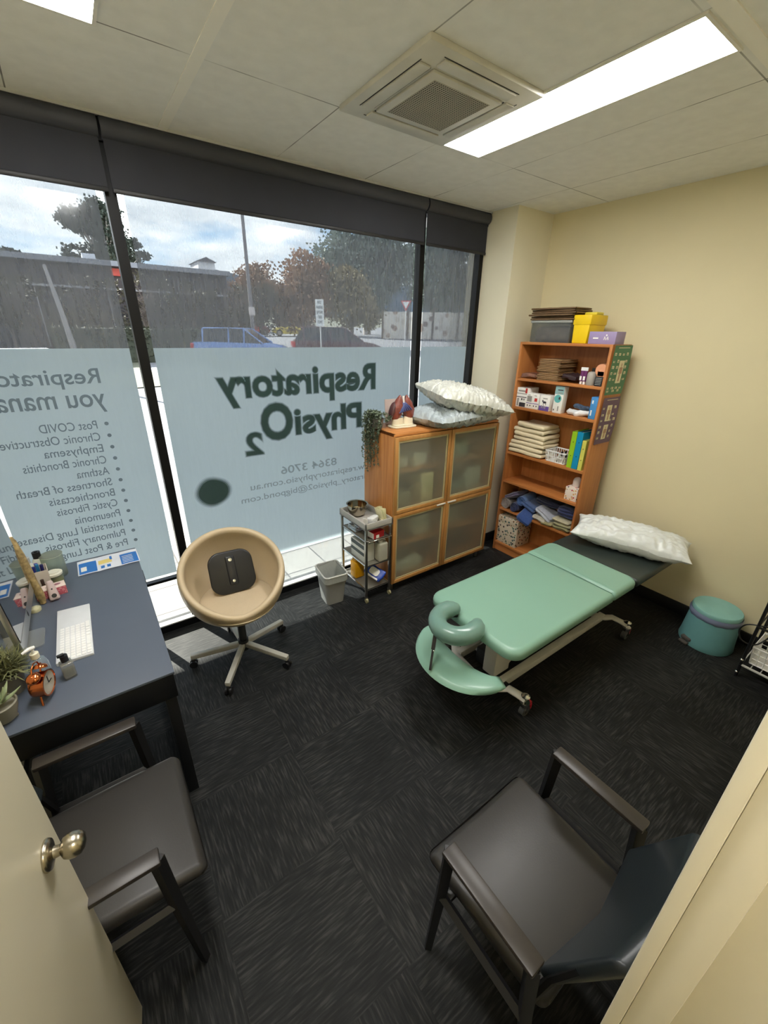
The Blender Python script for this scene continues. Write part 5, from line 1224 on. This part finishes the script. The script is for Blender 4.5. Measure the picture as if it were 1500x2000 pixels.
# hedge
def leafy_box(x0, x1, y0, y1, h, mat, label, name='hedge', cat='hedge', n=2600, ls=.10):
    t = thing(name, label, cat, (x0, y0, zat((x0+x1)/2, y0)-.1)); random.seed(len(label))
    w, d = x1-x0, y1-y0; b = MB().box(0, w, 0, d, 0, h, .12, 3); b.sub(1); wob(b, .10, 1.6); b.build('body', mat, t, 60)
    l = MB()
    for i in range(n):
        fce = random.random(); x = random.uniform(0, w)
        p = Vector((x, random.uniform(-.05, .05), random.uniform(0, h))) if fce < .6 else Vector((x, random.uniform(0, d), h+random.uniform(-.05, .08)))
        d1 = Vector((random.uniform(-1, 1), random.uniform(-1, 1), random.uniform(-1, 1))).normalized()*ls*.5; d2 = d1.cross(Vector((random.random(), random.random(), 1))).normalized()*ls*.35
        l.quad(p-d1-d2, p+d1-d2, p+d1+d2, p-d1+d2)
    l.build('leaves', mat, t, 0)
leafy_box(-.56, 8.2, 23.5, 24.7, 1.55, C('hedge_green', 52, 58, 46, .8, var=.3, scale=3), 'clipped dark green hedge across the street')
# trees
def tree(name, label, loc, h, trunk_r, blobs, leafm, trunkm, n, ls, seed, bare=False, group=None, lean=0.0):
    t = thing(name, label, 'tree', loc, group=group); random.seed(seed)
    wd = MB()
    th = h*.45
    tp = [Vector((0, 0, -.2)), Vector((.05*h*lean, 0, th*.5)), Vector((.1*h*lean, .02*h, th))]
    wd.tube(tp, [trunk_r, trunk_r*.8, trunk_r*.6], 8)
    for c, r in blobs:
        c = Vector(c)
        for i in range(7 if not bare else 16):
            d = Vector((random.uniform(-1, 1)*r[0], random.uniform(-1, 1)*r[1], random.uniform(-.6, 1)*r[2]))*.8
            s = tp[1].lerp(tp[2], random.random()); m_ = s.lerp(c, .6)+d*.15; e = c+d
            wd.tube([s, m_, e], [trunk_r*.32, trunk_r*.2, trunk_r*.06], 5)
            for k in range(3 if not bare else 9):
                p = m_.lerp(e, random.random()); q = p+Vector((random.uniform(-1, 1)*r[0], random.uniform(-1, 1)*r[1], random.uniform(-.1, 1)*r[2]))*.38
                wd.tube([p, (p+q)/2+Vector((0, 0, .04*h*.1)), q], [trunk_r*.09, trunk_r*.06, trunk_r*.025], 4)
    wd.build('trunk', trunkm, t, 60)
    if n:
        l = MB(); tot = sum(r[0]*r[2] for c, r in blobs)
        for c, r in blobs:
            c = Vector(c); nn = int(n*r[0]*r[2]/tot); cl = []
            for i in range(max(6, nn//40)):
                v = Vector(noise.random_unit_vector())*(random.random()**.4); cl.append(c+Vector((v.x*r[0], v.y*r[1], v.z*r[2])))
            for i in range(nn):
                q = random.choice(cl); g = Vector((random.gauss(0, 1)*r[0], random.gauss(0, 1)*r[1], random.gauss(0, 1)*r[2]*.7))*.17
                p = q+g
                d1 = Vector((random.uniform(-1, 1), random.uniform(-1, 1), random.uniform(-1, 1))).normalized()*ls*.5; d2 = d1.cross(Vector((random.random(), random.random(), 1))).normalized()*ls*.4
                l.quad(p-d1-d2, p+d1-d2, p+d1+d2, p-d1+d2)
        l.build('foliage', leafm, t, 0)
    return t
BARK = C('grey_bark', 120, 112, 106, .9); BARK2 = C('pale_bark', 168, 160, 152, .9)
EUC = C('eucalypt_leaf', 128, 138, 128, .8, var=.3, scale=.5); EUCD = C('eucalypt_dark_leaf', 66, 76, 66, .8, var=.3, scale=.5)
AUT = C('autumn_leaf', 158, 128, 104, .8, var=.35, scale=.8); AUT2 = C('olive_autumn_leaf', 142, 130, 98, .8, var=.35, scale=.8)
tree('gum_tree', 'big gum tree rising behind the long building on the left', (6.2, 69, 1.9), 15, .5, [((-2.2, 0, 11.8), (1.9, 1.5, 1.6)), ((.5, 0, 12.2), (2.4, 2, 2.3)), ((2.6, 0, 9.0), (1.9, 1.6, 1.6)), ((-3.3, 0, 8.0), (1.5, 1.2, 1.3)), ((0, 0, 8.6), (2.2, 1.8, 1.5)), ((4.2, 0, 6.8), (1.7, 1.2, 1.0))], EUCD, BARK2, 13000, .26, 3)
tree('gum_tree', 'small dark gum crown at the far left above the roof', (-3.2, 63.5, 1.7), 8, .3, [((0, 0, 7.2), (1.3, 1, .8)), ((1.2, 0, 6.4), (1.1, .8, .6)), ((-1.5, 0, 6.6), (1.2, .8, .8))], EUCD, BARK2, 3000, .26, 4)
tree('gum_tree', 'tall hazy gum tree, middle one of the row right of the lamp pole', (30.0, 46.0, 1.6), 14, .5, [((-3.5, 0, 7.5), (3.2, 2.5, 3.2)), ((-.5, 0, 10.0), (3.2, 2.5, 2.8)), ((3, 0, 8), (3.0, 2.5, 3.2)), ((-5.2, 0, 5), (2.2, 2, 2.6)), ((0, 0, 5), (3, 2, 2.6))], EUC, BARK2, 20000, .24, 5)
tree('gum_tree', 'dense grey green gum tree left of the narrow window pane', (36.5, 41.5, 1.6), 14, .5, [((-1.5, 0, 8.5), (3.0, 2.5, 3.2)), ((2.6, 0, 9.5), (3.0, 2.5, 3.0)), ((0, 0, 5), (3.4, 2, 2.2)), ((3.6, 0, 5.4), (2.6, 2, 2.4))], EUC, BARK2, 18000, .24, 6)
tree('gum_tree', 'grey green gum tree seen through the narrow right pane', (42.5, 37.0, 1.6), 15, .5, [((-1.5, 0, 9.5), (3.0, 2.5, 3.4)), ((2.6, 0, 10), (3.2, 2.5, 3.4)), ((0, 0, 5), (3.6, 2, 2.4)), ((5, 0, 6), (3, 2, 3))], EUC, BARK2, 18000, .24, 7)
tree('street_tree', 'reddish brown autumn tree beside the lamp pole', (10.9, 31.6, 1.05), 6, .16, [((0, 0, 2.9), (1.8, 1.5, 1.8)), ((.6, -.4, 4.1), (1.4, 1.1, 1.2)), ((-.9, .5, 2.0), (1.3, 1, 1.1))], AUT, BARK, 6500, .14, 8)
tree('street_tree', 'tall autumn tree behind the white parking sign', (13.9, 29.3, 1.05), 6.5, .18, [((0, 0, 3.2), (2.1, 1.6, 2.1)), ((.3, -.2, 4.6), (1.6, 1.2, 1.3)), ((-.9, .6, 2.2), (1.5, 1, 1.3))], AUT, BARK, 8000, .14, 9)
tree('street_tree', 'olive brown autumn tree right of the white parking sign', (16.6, 27.4, 1.05), 6, .16, [((0, 0, 3.0), (1.6, 1.5, 1.8)), ((-.4, .3, 4.1), (1.1, 1.1, 1.0)), ((.9, -.6, 2.3), (1.0, 1, 1.1))], AUT2, BARK, 7000, .14, 10)
BT = C('bare_branch', 108, 98, 94, .9); BT2 = C('thicket_leaf', 84, 80, 68, .85, var=.4, scale=1)
for i, (x, y, lf, lab) in enumerate(((-2.0, 26.0, 1, 'bare tree with a few brown leaves above the picnic table'), (1.1, 27.0, 0, 'leafless tree left of the thick window mullion'), (3.5, 26.6, 0, 'bare tree right behind the hedge, at the mullion'), (6.0, 27.2, 1, 'brownish bare tree in the middle pane, left part'), (8.3, 26.8, 0, 'grey bare tree behind the blue car'), (10.4, 28.4, 1, 'twiggy tree between the building end and autumn trees'))):
    tree('bare_tree', lab, (x, y, zat(x, y)), 4.3, .10, [((0, 0, 2.1), (1.5, 1.1, 1.3)), ((.3, 0, 3.1), (1.2, .9, .8))], BT2, BT, 1500 if lf else 900, .11, 40+i, bare=True, lean=random.uniform(-.4, .4))
# leaning pale trunk
tag(MB().tube([(.09, 17.2, .5), (.09, 17.2, 1.41), (.02, 17.25, 2.5), (-.10, 17.3, 3.75)], [.10, .09, .07, .045], 10).build('tree_stake', C('pale_pole', 150, 146, 146, .8), None, 60), 'pale leaning pole in front of the long building', 'pole')
# utility pole and signs
t = thing('utility_pole', 'tall slim street pole rising into the sky', 'pole', (8.52, 24.66, zat(8.52, 24.66)))
MB().cyl((0, 0, -.1), (.05, 0, 8.6), .11, .075, n=12).build('pole', C('pole_grey', 120, 116, 118, .7), t, 50)
MB().box(-.16, .16, -.13, -.11, 2.1, 2.5).build('small_sign', C('pole_sign', 200, 190, 186, .6), t, 0)
SIGNW = C('sign_white', 226, 228, 226, .5); POLEW = C('sign_post', 200, 200, 198, .5)
rz_ = -_y
t = thing('parking_sign', 'tall white parking sign board on a thin post', 'sign', (6.94, 13.48, zat(6.94, 13.48)), rz=rz_)
MB().cyl((0, .02, 0), (0, .02, 2.0), .022, n=10).build('post', POLEW, t, 50)
MB().box(-.135, .135, -.008, .008, 1.86, 2.66, .003).build('board', SIGNW, t, 0)
for k, (s, wd) in enumerate((('NO', .12), ('PARKING', .20), ('BEYOND', .19), ('THIS', .12), ('POINT', .15))):
    o = text('lettering', s, C('sign_ink', 70, 76, 84, .6), t, width=wd, height=.085, M=Matrix.Translation((-wd/2, -.012, 2.53-.145*k)), mirror=False, offset=.01)
t = thing('give_way_sign', 'red and white triangular road sign on a pole', 'sign', (15.39, 19.73, zat(15.39, 19.73)), rz=rz_-.25)
MB().cyl((0, .03, 0), (0, .03, 2.5), .03, n=10).build('post', POLEW, t, 50)
MX = Matrix(((1, 0, 0, 0), (0, 0, 1, 0), (0, 1, 0, 0), (0, 0, 0, 1)))
MB().prism([(-.30, 2.95), (.30, 2.95), (0, 2.43)], -.01, .01, M=MX).build('board', C('sign_redband', 190, 66, 70, .5), t, 0)
MB().prism([(-.20, 2.89), (.20, 2.89), (0, 2.55)], -.016, -.011, M=MX).build('face', SIGNW, t, 0)
# roadside wall
t = thing('boundary_wall', 'long pale boundary wall with brown scribbles beyond the road', 'wall', (25.8, 36.9, 1.55), rz=math.atan2(32.3-36.9, 32.2-25.8))
MB().box(0, 13, 0, .2, 0, 2.45).build('panel', pattern_mat('scribbled_wall', srgb(196, 190, 180), [srgb(150, 130, 116), srgb(176, 168, 158), srgb(120, 104, 96)], 1.6, thr=.42), t, 0)
for i in range(6): MB().box(i*2.5, i*2.5+.18, -.08, 0, 0, 2.6).build('pier', C('pier_brown', 96, 86, 78, .8), t, 0)
# picnic table
t = thing('picnic_table', 'white picnic table on the lawn at the far left', 'picnic table', (-1.35, 18.2, zat(-1.35, 18.2)+.35), rz=.15)
WP = C('picnic_paint', 200, 204, 212, .5)
for k, (y, z_, w) in enumerate(((0, .74, .36), (-.55, .42, .13), (.55, .42, .13))): MB().box(-.75, .75, y-w, y+w, z_-.05, z_).build('table_top' if k == 0 else 'bench', WP, t, 0)
for s in (-1, 1): MB().tube([(s*.5, -.55, -.35), (s*.5, -.15, .70)], .045, 4).tube([(s*.5, .55, -.35), (s*.5, .15, .70)], .045, 4).box(s*.5-.03, s*.5+.03, -.6, .6, .32, .38).build('leg', WP, t, 0)
# cars
def car(label, loc, rz, paint, L0=4.2, W0=1.78, H0=1.5, suv=False, hatch=True):
    t = thing('car', label, 'car', loc, rz)
    hw = W0/2; h1 = .92 if not suv else 1.02
    st = [(-L0/2, .45, h1*.85, .80), (-L0/2+.12, .30, h1, .93), (-L0*.25, .22, h1+.02, 1.0), (0, .22, h1, 1.0), (L0*.22, .22, h1-.02, 1.0), (L0*.38, .25, h1-.12, .95), (L0/2-.1, .30, h1-.28, .86), (L0/2, .40, h1-.42, .72)]
    b = MB(); R = []
    for x, z0, z1, k in st:
        w = hw*k; R.append([b.bm.verts.new(p) for p in ((x, -w*.94, z0), (x, -w, (z0+z1)*.5), (x, -w*.93, z1), (x, -w*.4, z1+.03), (x, w*.4, z1+.03), (x, w*.93, z1), (x, w, (z0+z1)*.5), (x, w*.94, z0))])
    for A, B in zip(R, R[1:]):
        for j in range(8): b.bm.faces.new((A[j], A[(j+1) % 8], B[(j+1) % 8], B[j]))
    b.bm.faces.new(R[0][::-1]); b.bm.faces.new(R[-1]); b.build('body', paint, t, 45)
    c = [(-L0/2+.16, h1-.02, .86), (-L0/2+.55 if hatch else -L0*.3, H0-.05, .70), (-L0*.1, H0, .73), (L0*.06, H0-.04, .72), (L0*.25, h1-.03, .88)]
    g = MB(); R = []
    for x, z_, k in c: R.append([g.bm.verts.new((x, -hw*k, z_)), g.bm.verts.new((x, hw*k, z_))])
    base = [[g.bm.verts.new((x, -hw*.88, h1-.04)), g.bm.verts.new((x, hw*.88, h1-.04))] for x, z_, k in c]
    for i in range(len(c)-1):
        g.bm.faces.new((R[i][0], R[i+1][0], R[i+1][1], R[i][1])); g.bm.faces.new((base[i][0], base[i+1][0], R[i+1][0], R[i][0])); g.bm.faces.new((R[i][1], R[i+1][1], base[i+1][1], base[i][1]))
    g.build('glasshouse', C('car_glass', 30, 36, 44, .08), t, 0)
    MB().box(c[1][0], c[3][0], -hw*.70, hw*.70, H0-.06, H0+.012, .05, 3).build('roof', paint, t, 45)
    p = MB()
    for s in (-1, 1):
        for i in (1, 2, 3):
            p.tube([(c[i][0]+(.0 if i == 2 else 0), s*hw*.90, h1-.02), (c[i][0], s*hw*.72, H0-.03)], .035, 4)
        p.tube([(c[4][0], s*hw*.86, h1-.02), (c[3][0], s*hw*.70, H0-.04)], .035, 4)
    p.build('pillar', paint, t, 0)
    for x in (-L0*.31, L0*.31):
        for s in (-1, 1):
            w_ = MB().cyl((x, s*(hw-.20), .32), (x, s*(hw+.01), .32), .32, n=24).build('wheel', C('tyre', 26, 26, 28, .8), t, 40)
            MB().cyl((x, s*(hw+.005), .32), (x, s*(hw+.02), .32), .20, n=16).build('rim', STEEL, w_, 40)
    for s in (-1, 1):
        MB().box(-L0/2-.01, -L0/2+.14, s*hw*.78-.13, s*hw*.78+.10, h1*.72, h1*.95, .03).build('tail_light', C('tail_red', 180, 24, 26, .25), t, 40)
        MB().box(L0/2-.16, L0/2-.0, s*hw*.66-.14, s*hw*.66+.14, h1-.42, h1-.28, .03).build('headlight', C('headlamp', 220, 222, 226, .15), t, 40)
    return t
def g_(x, y, dz=0): return (x, y, zat(x, y)+dz)
car('blue hatchback parked just beyond the window film', g_(6.45, 19.98, .10), -_y-.02, C('paint_blue', 96, 130, 188, .22, coat=.6), hatch=True)
car('dark red wagon parked right of the blue hatchback', g_(10.9, 19.35, .02), -_y+.25, C('paint_maroon', 74, 34, 42, .25, coat=.5), L0=4.5, H0=1.62, suv=True)
car('yellow car farther up the street under the trees', g_(19.6, 45.0), -_y+PI+.3, C('paint_yellow', 210, 186, 60, .3, coat=.4), L0=3.9)
car('white car beyond the pole, farthest on the left', g_(16.8, 52.0, .3), -_y+PI*.8, C('paint_white', 220, 222, 226, .3, coat=.4), H0=1.6)
car('red car directly behind the tall pole', g_(16.3, 46.4, .1), -_y+.2, C('paint_red', 190, 50, 44, .3, coat=.4), L0=3.0)
car('small white car partly behind the parking sign', g_(25.0, 49.8, -.5), -_y, C('paint_offwhite', 206, 206, 204, .3, coat=.4), L0=3.9, H0=1.4)
